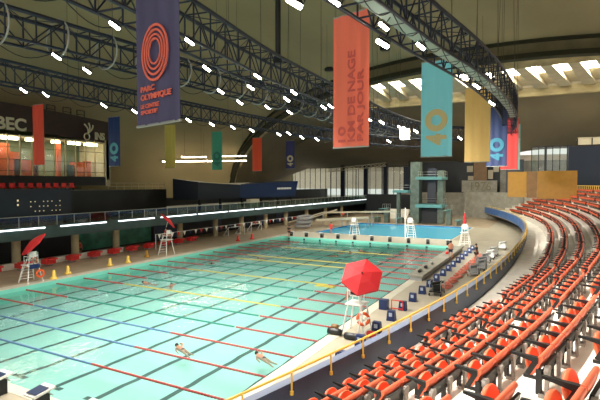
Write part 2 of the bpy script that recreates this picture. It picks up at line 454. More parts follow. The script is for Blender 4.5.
for ch in proto.children:
    if PL.get(ch.name.split('.')[0]): ch['label'] = PL[ch.name.split('.')[0]]
first = True; near = vis[:300]
for D, (k, ai, i, n, p, ang, sx) in near:
    o = proto if first else copy_tree(proto); first = False
    o.location = p; o.rotation_euler = (0, 0, ang); o.scale = (sx, 1, .87)
    o['label'] = seat_label(k, ai, i, n)
# the remaining seats, smaller in view, as one mesh
far = [t[1] for t in vis[300:]]
fm = MB(); order = ['backrest', 'seat_pan', 'armrest', 'frame', 'bracket']
import array
for (k, ai, i, n, p, ang, sx) in far:
    mt = Matrix.Translation(p) @ Matrix.Rotation(ang, 4, 'Z') @ Matrix.Diagonal((sx, 1, .87, 1))
    for mi, nm in enumerate(order):
        b = len(fm.v); fm.v += [mt @ v for v in SH[nm].v]
        fm.f += [tuple(q+b for q in f) for f in SH[nm].f]; fm.mi += [mi]*len(SH[nm].f); fm.sm += SH[nm].sm
o = fm.build('stadium_seats', [SMAT[n_] for n_ in order])
tag(o, 'rows of small orange folding seats curving away in the far blocks of the stand', 'seats', kind='stuff')

# ------------------------------------------------------------------ ceiling
XC, AX, ZB, RZ = -8.0, 51.5, 5.5, 24.4
def sup(u): return max(0, 1-abs(u)**2.3)**(1/2.3)
def shell_pt(t, Y, dz=0, grow=0):
    a = t*PI; k = 1+.0*Y
    return Vector((XC-(AX+grow)*math.cos(a), Y, ZB+(RZ+grow+dz)*sup(math.cos(a))))
ce = MB()
ys = [-16, -6, 4, 14, 24, 34, 44, 54, 64, 74, 80]
ce.loft([[shell_pt(i/48, y, dz=2.2*math.sin(max(0, (80-y))/96*PI*.5)) for i in range(49)] for y in ys], 0, sm=True)
struct(ce, 'ceiling', ['shell'])
# the great arch at the end of the vault: upper roll, dark gap, face, lower roll
ar = MB()
def arch_band(dz0, dz1, y0, y1, mi):
    r = []
    for dz, y in ((dz0, y0), (dz1, y0), (dz1, y1), (dz0, y1)):
        r.append([shell_pt(i/60, y, dz=dz) for i in range(61)])
    for a, b in ((0, 1), (1, 2), (2, 3), (3, 0)): ar.loft([r[a], r[b]], mi, sm=True)
arch_band(.1, -.45, 79.5, 80.8, 1)
arch_band(-.45, -2.0, 80.1, 81.4, 0)
arch_band(-2.0, -2.75, 79.6, 81.4, 1)
struct(ar, 'trim_2', ['rib', 'ribdark'])
# face under the arch, down to the skylight strip
ZS = 26.2
fb = MB(); top = [shell_pt(i/60, 81.2, dz=-2.6) for i in range(61)]
bot = [Vector((v.x, 82.2, min(v.z, ZS) if v.z > ZS else v.z-.2)) for v in top]
fb.loft([top, bot], 0, sm=True); struct(fb, 'wall_arch_face', ['band'])
# skylight strip: sloping beams and daylit panes
def sky_dir(x): return 0 if x < -26 else min(1, (x+26)/20)*.22
sk = MB(); bm_ = MB()
X = -38.0; ys0, ys1 = 82.2, 96.0; zs0, zs1 = ZS, 25.6
xs_ = []
while X < 30: xs_.append(X); X += 3.7
for i, x in enumerate(xs_):
    k0, k1 = sky_dir(x)*(ys1-ys0), sky_dir(x+3.7)*(ys1-ys0)
    ym = ys0+8.5; m0, m1 = sky_dir(x)*8.5, sky_dir(x+3.7)*8.5
    sk.add([(x, ys0, zs0+1.2), (x+3.7, ys0, zs0+1.2), (x+3.7+m1, ym, zs1+1.4), (x+m0, ym, zs1+1.4)], [(0, 1, 2, 3)])
    bm_.add([(x+m0, ym, zs1+1.4), (x+3.7+m1, ym, zs1+1.4), (x+3.7+k1, ys1, zs1+.4), (x+k0, ys1, zs1+.4)], [(0, 1, 2, 3)])
    # beam: triangular fin, broad at the bottom
    w0, w1 = .8, 1.0
    A = [(x-w0, ys0, zs0), (x+w0, ys0, zs0), (x+.35, ys0, zs0+2.0), (x-.35, ys0, zs0+2.0)]
    B = [(x+k0-w1, ys1, zs1-.3), (x+k0+w1, ys1, zs1-.3), (x+k0+.35, ys1, zs1+1.7), (x+k0-.35, ys1, zs1+1.7)]
    bm_.add(A+B, [(0, 1, 5, 4), (1, 2, 6, 5), (3, 0, 4, 7), (0, 3, 2, 1), (4, 5, 6, 7)])
struct(sk, 'window_1', ['skylight']); struct(bm_, 'trim_3', ['beam'])
eb = MB(); eb.box((0, 96.6, 24.8), (110, 1.2, 1.6)); struct(eb, 'trim_4', ['band'])
eb = MB(); eb.box((0, 97.2, 27.2), (120, .4, 5)); struct(eb, 'wall_skylight_back', ['beam'])
# lower shell behind the skylights, coming down to the far glazing
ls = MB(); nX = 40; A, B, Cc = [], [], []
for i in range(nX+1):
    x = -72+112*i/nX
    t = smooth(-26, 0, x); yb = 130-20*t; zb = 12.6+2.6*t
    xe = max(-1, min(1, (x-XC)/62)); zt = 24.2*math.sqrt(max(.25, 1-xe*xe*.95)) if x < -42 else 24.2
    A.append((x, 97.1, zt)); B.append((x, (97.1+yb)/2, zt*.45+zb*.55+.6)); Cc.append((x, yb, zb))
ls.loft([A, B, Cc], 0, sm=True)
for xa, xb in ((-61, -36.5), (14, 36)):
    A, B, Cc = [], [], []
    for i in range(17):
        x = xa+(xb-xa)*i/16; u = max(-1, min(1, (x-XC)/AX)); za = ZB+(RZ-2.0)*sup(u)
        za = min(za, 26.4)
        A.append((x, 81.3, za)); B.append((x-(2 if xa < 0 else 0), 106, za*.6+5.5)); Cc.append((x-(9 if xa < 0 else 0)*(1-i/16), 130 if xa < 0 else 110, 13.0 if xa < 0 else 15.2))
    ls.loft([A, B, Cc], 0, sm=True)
struct(ls, 'ceiling_rear', ['shellshade'])
# springing walls of the vault
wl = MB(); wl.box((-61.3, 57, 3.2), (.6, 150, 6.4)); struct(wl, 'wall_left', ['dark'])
wr = MB(); wr.box((36.6, 50, 6), (.6, 135, 12)); struct(wr, 'wall_right', ['band'])
sd = MB(); sd.add([(-61, 81.4, 0), (-61, 81.4, 12), (-72, 130, 13), (-72, 130, 0)], [(0, 1, 2, 3)]); struct(sd, 'wall_left_far', ['shell'])
# thin hanger cables from the vault
def vault_z(x, Y):
    u = max(-1, min(1, (x-XC)/AX)); dz = 2.2*math.sin(max(0, (80-Y))/96*PI*.5)
    return ZB+(RZ+dz)*sup(u)

# ------------------------------------------------------------------ trusses
def spline(pts, ds):
    out = []; n = len(pts); P = [Vector(p) for p in pts]
    for i in range(n-1):
        p0, p1, p2, p3 = P[max(0, i-1)], P[i], P[i+1], P[min(n-1, i+2)]
        for j in range(20):
            t = j/20; out.append(.5*((2*p1)+(-p0+p2)*t+(2*p0-5*p1+4*p2-p3)*t*t+(-p0+3*p1-3*p2+p3)*t**3))
    out.append(P[-1])
    res = [out[0]]; acc = 0
    for a, b in zip(out[:-1], out[1:]):
        L = (b-a).length; d = ds-acc
        while d <= L: res.append(a+(b-a)*(d/L)); d += ds
        acc = (acc+L) % ds if L else acc
        acc = L-(d-ds)
    return res
def truss(path, z0, h, w, label, bay=1.3, catwalk=False, hoops=0, hangers=7, name='lighting_truss'):
    P = spline([(x, y, 0) for x, y in path], bay); n = len(P)
    T = thing(name, (P[0].x, P[0].y, z0), label, 'truss')
    nrm = []
    for i in range(n):
        d = (P[min(n-1, i+1)]-P[max(0, i-1)]).normalized(); nrm.append(Vector((d.y, -d.x, 0)))
    C4 = [[P[i]+nrm[i]*sx*w/2+Vector((0, 0, zz)) for i in range(n)] for sx, zz in ((-1, z0), (1, z0), (1, z0+h), (-1, z0+h))]
    for c, r in zip(C4, (.07, .07, .10, .10)):
        m = MB(); m.pipe(c, r, 6); m.build('chord', 'truss', T)
    m = MB()
    for i in range(n):
        for a, b in ((0, 1), (1, 2), (2, 3), (3, 0)): m.tube(C4[a][i], C4[b][i], .04, n=5, cap=False)
        if i < n-1:
            a, b = (i, i+1) if i % 2 else (i+1, i)
            m.tube(C4[0][a], C4[3][b], .034, n=5, cap=False); m.tube(C4[1][a], C4[2][b], .034, n=5, cap=False); m.tube(C4[3][a], C4[2][b], .024, n=5, cap=False)
    m.build('bracing', 'truss', T)
    if catwalk:
        m = MB(); rg = [i for i in range(n) if P[i].x > -8.3 and P[i].y < 46]; off = [[P[i]+nrm[i]*u*w/2+Vector((0, 0, z0+.02+dz)) for i in rg] for u, dz in ((-.9, .05), (-.1, .05), (-.1, -.03), (-.9, -.03))]
        for a, b in ((0, 1), (1, 2), (2, 3), (3, 0)): m.loft([off[a], off[b]])
        tag(m.build('catwalk', 'trussteal', T), 'pale teal catwalk deck')
    m = MB()                                   # swags of electric cable under the truss
    for i in range(0, n-3, 2):
        a, b = C4[0][i], C4[0][i+2]
        pts = [a.lerp(b, t/8)+Vector((0, 0, -.45*math.sin(t/8*PI))) for t in range(9)]
        m.pipe(pts, .022, 4)
    m.build('cable_loops', 'metal', T)
    if hoops:
        for i in range(2, n-2, hoops):
            m = MB(); d = (P[i+1]-P[i-1]).normalized()
            m.torus(P[i]+Vector((0, 0, z0+h/2)), h*.72, .045, axis=d, N=22, n=5)
            m.build('hoop', 'hoop', T)
    for i in range(3, n, hangers):
        for k in (2, 3):
            a = C4[k][i]; zt = vault_z(a.x, a.y)-.05 if a.y < 80 else None
            if zt is None or zt < a.z: continue
            m = MB(); m.tube(a, (a.x+random.uniform(-.4, .4), a.y, zt), .016, n=4); m.build('hanger_rod', 'cable', T)
    return T, P, nrm
ring_path = [(-12.0, 2), (-12.9, 9), (-13.6, 15), (-14.6, 22), (-15, 28), (-15.3, 38), (-15.4, 50), (-14.6, 58), (-12.2, 64), (-8.6, 66.5), (-5.6, 62.5), (-4.1, 55), (-3.3, 44), (-3.4, 35), (-4.0, 27), (-5.0, 20), (-5.8, 13), (-6.8, 6), (-8.4, 0)]
ring, RP, RN = truss(ring_path, 13.9, 1.6, 1.3, 'huge dark oval lighting truss ring hanging over the right half of the hall', catwalk=True)
T1, P1, N1 = truss([(-21.6, 4), (-20.9, 12), (-20.4, 19), (-19.8, 27), (-19.3, 36), (-18.9, 48), (-18.6, 60)], 14.3, 1.25, 1.1, 'straight navy truss with pipe hoops, crossing the upper left corner', hoops=2)
T2, P2, N2 = truss([(-29.3, 9), (-29.8, 17), (-30.2, 28), (-29.6, 40), (-28.3, 53), (-25.8, 66), (-21.5, 77), (-15, 84)], 14.2, 1.3, 1.1, 'lower left dark truss carrying a row of round floodlights', hoops=0)
# thick vertical post coming down to the ring truss at upper centre
a = atz(278, 62, 15.3)
m = MB(); m.tube((a.x, a.y, 15.25), (a.x, a.y, vault_z(a.x, a.y)), .16, n=10); m.tube((a.x, a.y, 15.2), (a.x, a.y, 15.6), .28, n=10)
tag(m.build('hanger_post', 'metal', loc=(a.x, a.y, 15.25)), 'thick dark post dropping from the vault to the ring truss', 'post')

# --------------------------------------------------------------- floodlights
spot = bpy.data.lights.new('flood', 'SPOT'); spot.energy = 1900; spot.spot_size = math.radians(125); spot.spot_blend = .8; spot.shadow_soft_size = .3; spot.color = (1, .955, .88)
def make_lamp():
    T = thing('floodlight', (0, 0, 0), 'x', 'light')
    m = MB(); m.bar((-.24, 0, .02), (-.24, 0, .2), .025); m.bar((.24, 0, .02), (.24, 0, .2), .025); m.bar((-.25, 0, .2), (.25, 0, .2), .025); m.tube((0, 0, .2), (0, 0, .5), .022, n=6)
    m.build('yoke', 'metal', T, local=True)
    m = MB(); m.loft([[(x*s_, y*s_, z) for x, y in ((-.26, -.1), (.26, -.1), (.26, .1), (-.26, .1))] for s_, z in ((.6, .14), (1, .05), (1, .01))], closed=True)
    m.add([(-.156, -.06, .14), (.156, -.06, .14), (.156, .06, .14), (-.156, .06, .14)], [(0, 1, 2, 3)])
    h = m.build('housing', 'metal', T, local=True)
    m = MB(); m.lathe((-.27, 0, -.03), [(.01, 0), (.07, .02), (.085, .08), (.085, .46), (.07, .52), (.01, .54)], 10, axis=Vector((1, 0, 0))); m.build('lens', 'lamp', h, local=True)
    return T
lamp0 = make_lamp(); usedl = [0]
def place_lamp(p, label, group, size=1., tilt=0, rz=0):
    o = lamp0 if not usedl[0] else copy_tree(lamp0); usedl[0] = 1
    o.location = p; o.rotation_euler = (0, tilt, rz); o.scale = (size,)*3
    tag(o, label, 'light', group)
def add_spot(p, aim, e=1.0, size=None):
    l = bpy.data.objects.new('flood_beam', spot if e == 1 else spot.copy()); COL.objects.link(l)
    if e != 1: l.data.energy = spot.energy*e
    if size: l.data.spot_size = math.radians(size)
    l.location = p; l.rotation_euler = (Vector(aim)-Vector(p)).to_track_quat('-Z', 'Y').to_euler()
LAMPS = {
 'hanging below the near left truss': [(57, 56), (87, 70)],
 'on the left leg of the ring truss': [(115, 25), (190, 41), (207, 68), (221, 91), (251, 87), (258, 76), (294, 92), (287, 99), (335, 1)],
 'on the lower left truss': [(24, 90), (46, 94), (104, 105), (135, 111), (189, 120), (212, 124), (233, 127), (252, 130), (279, 134), (289, 133), (240, 102), (268, 107), (290, 112)],
 'on the far centre trusses': [(302, 137), (317, 139), (389, 141), (400, 127), (405, 128), (416, 131), (382, 122), (369, 119), (324, 107), (331, 106)],
 'on the right leg of the ring truss': [(384, 26), (421, 46), (477, 86), (492, 103), (460, 138)],
}
for where, pts in LAMPS.items():
    pts = sorted(pts)
    for i, (px, py) in enumerate(pts):
        p = atz(px, py, 13.2)
        D = project(*p)[2]
        pos = ('leftmost' if i == 0 else 'rightmost' if i == len(pts)-1 else ORD[i]+' from left')
        place_lamp(p, 'white floodlight %s, %s' % (where, pos), 'floodlights on the trusses', size=.62+.0065*D, tilt=.62, rz=YAW+random.uniform(-.25, .25))
        if where.startswith('on the far centre'): add_spot(p-Vector((0, 0, .35)), (p.x+(i-3)*2.4, p.y+27, 0), 3.5, 90)
        elif where.startswith('on the right') and p.y > 34: pass
        else: add_spot(p-Vector((0, 0, .35)), (p.x+(9 if p.x > -10 else 0), p.y, 0))
# the floods of the ring above and beside the camera, outside the frame
for i, (x, y) in enumerate([(-6.6, 12), (-7.4, 6), (-8.3, 1), (-5.6, 17)]):
    p = Vector((x, y, 13.3))
    place_lamp(p, 'white floodlight on the ring truss above the near stand, %s going away' % ORD[[2, 1, 0, 3][i]], 'floodlights over the near stand', tilt=.5, rz=.6)
    add_spot(p-Vector((0, 0, .35)), (x+10, y+4, 5), 2.6, 95)

def vault_hit(px, py):
    d = ray(px, py); t = 8.
    while t < 140:
        q = Vector((0, 0, CAMH))+d*t
        if q.z > vault_z(q.x, q.y)-.15: return q
        t += .1
for px, py, nm in ((385, 48, 'right'), (329, 69, 'left')):
    q = vault_hit(px, py)
    m = MB(); m.lathe(q+Vector((0, 0, -.35)), [(.02, 0), (.75, .02), (.8, .12), (.8, .5), (.02, .52)], 18)
    tag(m.build('ceiling_vent', 'metal', loc=q), 'round dark vent on the vault beside the coral banner, %s one' % nm, 'vent', 'round vents on the vault')
q = atz(405, 134, 12.6); T = thing('hanging_sign', q, 'small white square sign hanging before the far trusses', 'sign')
m = MB(); m.box(q, (.9, .06, 1.0)); m.build('sign_panel', 'concgrey', T); m = MB(); m.tube(q+Vector((0, 0, .5)), q+Vector((0, 0, 1.6)), .02, n=4); m.build('hanging_cable', 'cable', T)
# linear lamps on the left vault
for i, (xa, ya, xb, yb) in enumerate([(163, 161.5, 205, 161), (207, 161, 246, 160.5), (182, 157, 206, 156.8), (220, 156, 246, 155.8)]):
    XL = -53 if i < 2 else -55.5; a, b = atx(xa, ya, XL), atx(xb, yb, XL)
    T = thing('linear_lamp', ((a+b)/2), 'long warm strip lamp under the left vault, %s' % ['lower row, left half', 'lower row, right half', 'upper row, left of the teal banner', 'upper row, right of the teal banner'][i], 'light', 'strip lamps under the left vault')
    m = MB(); m.bar(a+Vector((0, 0, .12)), b+Vector((0, 0, .12)), .3, .12); m.build('lamp_housing', 'metal', T)
    m = MB(); m.bar(a, b, .26, .26); m.build('lamp_tube', 'tube', T)
    for q in (a.lerp(b, .1), a.lerp(b, .9)):
        m = MB(); m.tube(q, (q.x, q.y, vault_z(q.x, q.y)), .02, n=4); m.build('hanger_rod', 'cable', T)

# ------------------------------------------------------------------ banners
def ring_mb(mb, c, r0, r1, R, U, N, n=40, sq=1.0):
    vs = []
    for rr in (r0, r1):
        for d in (0, .03):
            for i in range(n):
                t = 2*PI*i/n; vs.append(Vector(c)+R*rr*math.cos(t)+U*rr*sq*math.sin(t)+N*d)
    # inner0, inner1, outer0, outer1
    f = []
    for i in range(n):
        j = (i+1) % n; f += [(n+i, 3*n+i, 3*n+j, n+j), (2*n+i, 2*n+j, 3*n+j, 3*n+i), (i, n+i, n+j, j)]
    mb.add(vs, f)
def banner(cx, cy, zb, H, W, ang, colr, label, deco, ztop_hang=13.9):
    m_ = mat('banner_fabric', colr, .75, noise=.05, nscale=2, stretch=(1, 1, .1))
    T = thing('hanging_banner', (cx, cy, zb), label, 'banner', 'hanging banners', 0)
    R = Vector((math.cos(ang), math.sin(ang), 0)); U = Vector((0, 0, 1)); N = R.cross(U); C = Vector((cx, cy, 0))
    nx, nz = 16, 8; fr, bk = [], []
    for j in range(nz+1):
        z = zb+H*j/nz; a, b = [], []
        for i in range(nx+1):
            u = -1+2*i/nx; wv = .025*math.sin(u*9)+.012*math.sin(u*23)
            a.append(C+R*(u*W/2)+N*(wv+.008)+U*z); b.append(C+R*(u*W/2)+N*(wv-.008)+U*z)
        fr.append(a); bk.append(b)
    m = MB(); m.loft(fr, sm=True); m.loft(bk, sm=True)
    m.loft([[r[0] for r in fr], [r[0] for r in bk]]); m.loft([[r[-1] for r in fr], [r[-1] for r in bk]])
    m.loft([fr[0], bk[0]]); m.loft([fr[-1], bk[-1]]); m.build('banner_cloth', m_, T)
    for z, nm in ((zb+H, 'top_bar'), (zb, 'bottom_bar')):
        m = MB(); m.tube(C-R*W*.51+U*z, C+R*W*.51+U*z, .035, n=8); tag(m.build(nm, 'hoop', T), 'thin metal bar')
    if ztop_hang > zb+H:
        for u in (-.45, .45):
            m = MB(); m.tube(C+R*W*u+U*(zb+H), C+R*W*u+U*ztop_hang, .012, n=4); m.build('hanging_cable', 'cable', T)
    base = C+N*.05
    if deco[0] == 'rings':
        dm = mat('banner_print', deco[1], .7)
        m = MB(); c0 = base+U*(zb+H*deco[2])
        for r0, r1, dy in ((.125, .145, 0), (.175, .197, -.02), (.228, .252, -.03), (.283, .31, -.04)):
            ring_mb(m, c0+U*W*dy*.4, r0*W, r1*W, R, U, N, sq=1.12)
        m.build('ring_emblem', dm, T)
        for ln, zz, wd in (('PARC', .142, .34), ('OLYMPIQUE', .108, .72), ('LE CENTRE', .072, .44), ('SPORTIF', .046, .40)):
            text(ln, 'lettering', dm, base-R*W*.36+U*(zb+H*zz), R, U, .024*H if zz > .1 else .018*H, T, depth=.01, width=wd*W, bold=.03)
    if deco[0] == 'forty':
        dm = mat('banner_print', deco[1], .7); m = MB(); ring_mb(m, base+U*(zb+H*deco[2])+R*0, .17*W, .36*W, R, U, N); m.build('zero_numeral', dm, T)
        text('4', 'four_numeral', dm, base+R*W*.33+U*(zb+H*deco[2]-.8*W), U, -R, .66*W, T, depth=.01, width=.36*W, bold=.05)
    if deco[0] == 'lines':
        dm = mat('banner_print', deco[1], .7)
        for k, (ln, length) in enumerate(deco[2]):
            x = (-.40+(k+1)*.27)*W
            text(ln, 'lettering', dm, base+R*x+U*(zb+.04*H), U, -R, .21*W, T, depth=.01, width=length*H, bold=.02)
    return T
D1 = math.radians(-15)
banner(-8.6, 8.6, 9.55, 5.9, 2.0, D1, (74, 72, 104), 'large slate purple banner with coral rings, nearest the camera', ('rings', (226, 108, 88), .30))
banner(-8.05, 19.9, 9.72, 6.0, 2.0, D1, (240, 122, 98), 'large coral orange banner with words running up it', ('lines', (204, 92, 84), [('10', .12), ('KM DE NAGE', .68), ('PAR JOUR', .53)]))
banner(-6.42, 30.2, 9.76, 6.0, 1.95, D1*.2, (126, 212, 230), 'turquoise banner with a big gold ring, right of centre', ('forty', (186, 178, 130), .38))
banner(-5.29, 40.2, 9.8, 6.0, 1.95, 0, (232, 194, 120), 'plain gold banner hanging between the turquoise and navy ones', ('none',))
banner(-4.9, 51.4, 9.8, 6.0, 1.95, 0, (26, 42, 80), 'navy banner with a teal ring, right of the gold one', ('forty', (36, 104, 124), .36))
banner(-4.35, 60.2, 9.7, 6.0, 1.9, 0, (206, 62, 58), 'red banner, partly behind the navy one on the right', ('none',))
banner(-4.6, 68.5, 9.9, 6.0, 1.9, 0, (96, 170, 160), 'thin strip of a teal banner behind the red one', ('none',), 10)
for (x, y, z, c, w_, l, d) in [
    (-45.1, 29.0, 9.9, (222, 80, 60), 1.75, 'red orange banner at far left in front of the glass building', ('none',)),
    (-47.0, 39.8, 10.15, (34, 62, 120), 2.0, 'blue banner with a pale teal ring beside the glass building', ('forty', (90, 176, 196), .36)),
    (-46.7, 49.0, 10.2, (222, 206, 112), 1.95, 'small yellow banner beside the large purple one', ('none',)),
    (-46.4, 59.0, 10.2, (84, 186, 160), 2.0, 'small sea green banner in front of the strip lamps', ('forty', (60, 140, 130), .36)),
    (-47.0, 71.3, 10.3, (222, 82, 52), 2.0, 'small orange banner above the navy hoarding', ('none',)),
    (-49.5, 88.0, 11.2, (52, 58, 108), 2.0, 'small navy banner with a pale ring, farthest of the left row', ('forty', (190, 184, 150), .36))]:
    banner(x, y, z, 6.0, w_, 0 if y < 80 else .1, c, l, d, 0)
    # long drop cables from the vault
    vz = vault_z(x, y)
# ------------------------------------------------------ LEFT SIDE: balcony
XE = -42.0; ZBAL = 3.95
ba = MB(); ba.box(((XE-61)/2, 58, ZBAL-.25), (XE*-1*0+19, 150, .5)); struct(ba, 'floor_balcony', ['concgrey'])
fa = MB(); fa.box((XE+.06, 58, ZBAL-.45), (.12, 150, 1.15)); struct(fa, 'trim_5', ['teal'])
cl = MB()
Y = 4.0
lamps_y = []
while Y < 124: lamps_y.append(Y); Y += 6.9
for i, y in enumerate(lamps_y):
    m = MB(); m.box((XE+.17, y, 3.92), (.12, 5.3 if y < 45 else 6.4, .13))
    tag(m.build('edge_light', 'ledge', loc=(XE+.17, y, 3.92)), 'long white light strip on the balcony edge, %s along the balcony' % (ORD[i] if i < len(ORD) else 'last'), 'light', 'light strips along the balcony edge')
bs = thing('balcony_balustrade', (XE, 58, ZBAL), 'long glass and steel balustrade along the left balcony edge', 'railing')
m = MB(); m.tube((XE-.15, -10, 5.02), (XE-.15, 124, 5.02), .04, n=6); m.build('handrail', 'steel', bs)
m = MB(); m.box((XE-.15, 57, 4.5), (.02, 134, .9)); tag(m.build('glass_panel', 'railglass', bs), 'grey green glass')
for i in range(60):
    y = 14+i*1.85; m = MB(); m.box((XE-.15, y, 4.47), (.05, .05, 1.1)); m.build('baluster', 'steel', bs)
cols = [25.6-6.1, 25.6, 31.7, 36.9, 47.3, 54.8, 61.4, 68.6, 75.6, 84, 93, 102]
for i, y in enumerate(cols):
    m = MB(); m.tube((-43.5, y, .3), (-43.5, y, ZBAL-.5), .38, n=18)
    nm = m.build('support_column', 'column', loc=(-43.5, y, .3))
    tag(nm, 'round concrete column under the left balcony, %s from the left' % (ORD[i-1] if i else 'one outside the frame'), 'column', 'columns under the balcony')
# back wall under the balcony with teal panes and navy doors
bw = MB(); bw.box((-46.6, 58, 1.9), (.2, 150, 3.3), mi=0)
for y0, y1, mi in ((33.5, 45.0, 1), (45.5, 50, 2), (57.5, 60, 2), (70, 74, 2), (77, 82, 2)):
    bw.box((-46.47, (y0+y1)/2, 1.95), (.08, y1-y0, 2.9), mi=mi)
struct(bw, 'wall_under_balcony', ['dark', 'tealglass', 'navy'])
bl = MB(); bl.box((-42.7, 24, .52), (.4, 26, .42)); bl.box((-42.7, 24, .78), (.5, 26.2, .1))
tag(bl.build('bench', 'conc', loc=(-42.7, 24, .3)), 'long low pale bench in front of the left columns', 'bench')

# scoreboard box on the balcony edge
sb = thing('display_board', (-42.9, 26, 5.0), 'big black display board with tiny lit dots above the left balcony', 'display board')
m = MB(); m.box((-43.0, 23.5, 6.3), (.5, 14.6, 2.5)); m.build('board_casing', 'navy2', sb)
m = MB(); dm = mat('display_dots', (210, 190, 150), .5, emit=1.0)
for j in range(3):
    for i in range(8):
        if (i*7+j*5) % 4: m.box((-42.73, 26.6+i*.42, 5.45+j*.45), (.03, .08, .08))
m.box((-42.73, 25.4, 6.5), (.03, .14, .16)); m.box((-42.73, 25.4, 6.1), (.03, .14, .16)); m.build('lit_dots', dm, sb)
m = MB()
for y in (17, 20, 23.5, 27, 30.3): m.box((-43.1, y, 4.5), (.2, .2, 1.2))
m.build('board_legs', 'metal', sb)
# red seats above the board
for i in range(14):
    y = 21.5+i*.92
    T = thing('spectator_seat', (-46.2, y, 7.3), 'small red seat on the left gallery above the display board, %s from the left' % ORD[i], 'seat', 'red seats on the left gallery', PI/2)
    m = MB(); m.box((-46.1, y, 7.65), (.45, .5, .08)); m.box((-46.35, y, 7.9), (.1, .5, .4)); m.build('seat_shell', 'red', T)
    m = MB(); m.bar((-46.1, y, 7.3), (-46.1, y, 7.62), .08); m.build('leg', 'metal', T)
gl = MB(); gl.box((-49, 24, 7.15), (7, 32, .3)); gl.box((-46, 24, 5.6), (.4, 32, 3.0)); struct(gl, 'floor_gallery', ['dark'])
gl = MB(); gl.box((-51.5, 30, 5.5), (.3, 46, 3.4)); struct(gl, 'wall_gallery', ['dark'])

# glass building of the institute
GX = -50.
gb = thing('glass_building', (GX, 30, 7.3), 'glass fronted institute building with lit rooms above the left balcony', 'building')
ys_ = [8+i*1.85 for i in range(19)]
def topz(y): return 15.9+.6*math.sin((y-10)/34*PI)*1.0-.012*(y-25)
m = MB()
rows = [[(GX+.15, y, z(y)) for y in ys_] for z in (lambda y: topz(y)-2.7, lambda y: topz(y))]
m.loft(rows); m.loft([[(GX+.15, y, topz(y)) for y in ys_], [(GX-6, y, topz(y)) for y in ys_]]); m.loft([[(GX+.15, y, topz(y)-2.7) for y in ys_], [(GX-.5, y, topz(y)-2.7) for y in ys_]])
tag(m.build('fascia', 'maroon', gb), 'dark maroon curved fascia')
m = MB(); m.box((GX-.02, 24.6, 10.9), (.03, 33, 4.3)); m.build('glazing', 'glass', gb)
for i in range(23):
    y = 11.5+i*1.325; m = MB(); m.box((GX+.06, y, 11.0), (.10, .09, 4.6)); m.build('mullion', 'column', gb)
for z in (9.4, 10.6, 11.9): m = MB(); m.box((GX+.06, 24.6, z), (.07, 33, .05)); m.build('transom', 'metal', gb)
m = MB(); m.box((GX-5, 24.6, 11), (.2, 33, 8)); m.build('back_wall', 'greenpanel', gb)
for i, (y, w_, h, c) in enumerate([(28.6, 4.6, 2.6, 'orangelit'), (28.4, 3.2, 3.5, 'orangelit'), (24.5, 6, 3.0, 'orangelit'), (31.3, 2.0, 1.8, 'orangelit'), (35.8, .5, 4, 'orangelit'), (38.4, 1.6, 1.8, 'orangelit'), (32.8, .4, 4, 'maroon'), (29.3, 1.2, 2.4, 'dark'), (39.9, 1.0, 2, 'orangelit'), (37.0, 1.2, 1.4, 'maroon')]):
    m = MB(); m.box((GX-1.6-.3*(i % 3), y, 8.9+h/2), (.25, w_, h)); m.build('partition', c, gb)
m = MB(); m.box((GX-2.6, 24.6, 13.15), (5, 33, .15)); m.build('room_ceiling', 'beam', gb)
m = MB(); m.box((GX-2.6, 24.6, 8.75), (5.2, 33, .2)); m.build('room_floor', 'dark', gb)
m = MB(); m.box((GX, 24.6, 8.35), (.35, 33, 1.1)); m.build('plinth', 'dark', gb)
for y, l in ((25.2, 2.6), (28.6, 3.0), (31.9, 1.6), (34.5, .8), (36.9, 1.4), (39.2, 1.6)):
    m = MB(); m.box((GX-.5, y, 12.85), (.5, l, .28)); m.build('ceiling_lamp', 'tube', gb)
m = MB(); m.box((GX-2.5, 41.1, 11), (5.5, .5, 5)); m.box((GX+.1, 41.1, 10.6), (.3, .7, 5.8)); tag(m.build('corner_pier', 'beam', gb), 'pale corner pier')
roomlight = bpy.data.lights.new('room_light', 'AREA'); roomlight.energy = 1500; roomlight.shape = 'RECTANGLE'; roomlight.size = 3; roomlight.size_y = 30; roomlight.color = (1, .8, .55)
rl = bpy.data.objects.new('room_light', roomlight); rl.location = (GX-2.4, 24.6, 13.0); COL.objects.link(rl)
p0 = atx(26, 131, GX+.2); hh = 1.35
text('QU\u00c9BEC', 'lettering', 'beam', (GX+.25, p0.y-6.9, p0.z), (0, 1, 0), (0, 0, 1), 1.3, gb, depth=.05, width=6.9, bold=.03)
p0 = atx(94, 139.5, GX+.2)
text('INS', 'lettering', 'beam', (GX+.4, p0.y, p0.z), (0, 1, 0), (0, 0, 1), .9, gb, depth=.05, width=1.4, bold=.03)
m = MB(); c0 = Vector((GX+.4, p0.y-.95, p0.z+.7))
for ang in (-.6, 0, .6):
    pts = [c0+Vector((0, math.sin(ang)*r*1.1+.25*math.sin(r*3), math.cos(ang)*r*1.3)) for r in (0, .25, .5, .75, .95)]
    m.pipe(pts, .09, 6)
m.torus(c0+Vector((0, -.2, -.45)), .38, .08, axis=Vector((1, 0, 0)), N=16, n=5); m.build('leaf_emblem', 'beam', gb)
for y, h in ((33.6, .9), (35.6, 1.0), (37.4, 1.0)):
    T = thing('roof_frame', (GX+.2, y, topz(y)), 'small open metal frame on the glass building roof, %s' % {33.6: 'left', 35.6: 'middle', 37.4: 'right'}[y], 'frame')
    m = MB(); z = topz(y)-.3
    for a, b in (((y-.5, z), (y-.5, z+h)), ((y+.5, z), (y+.5, z+h)), ((y-.5, z+h), (y+.5, z+h)), ((y-.5, z+h*.5), (y+.5, z+h*.5))): m.bar((GX+.1, *a), (GX+.1, *b), .08)
    m.build('frame_tubes', 'metal', T)

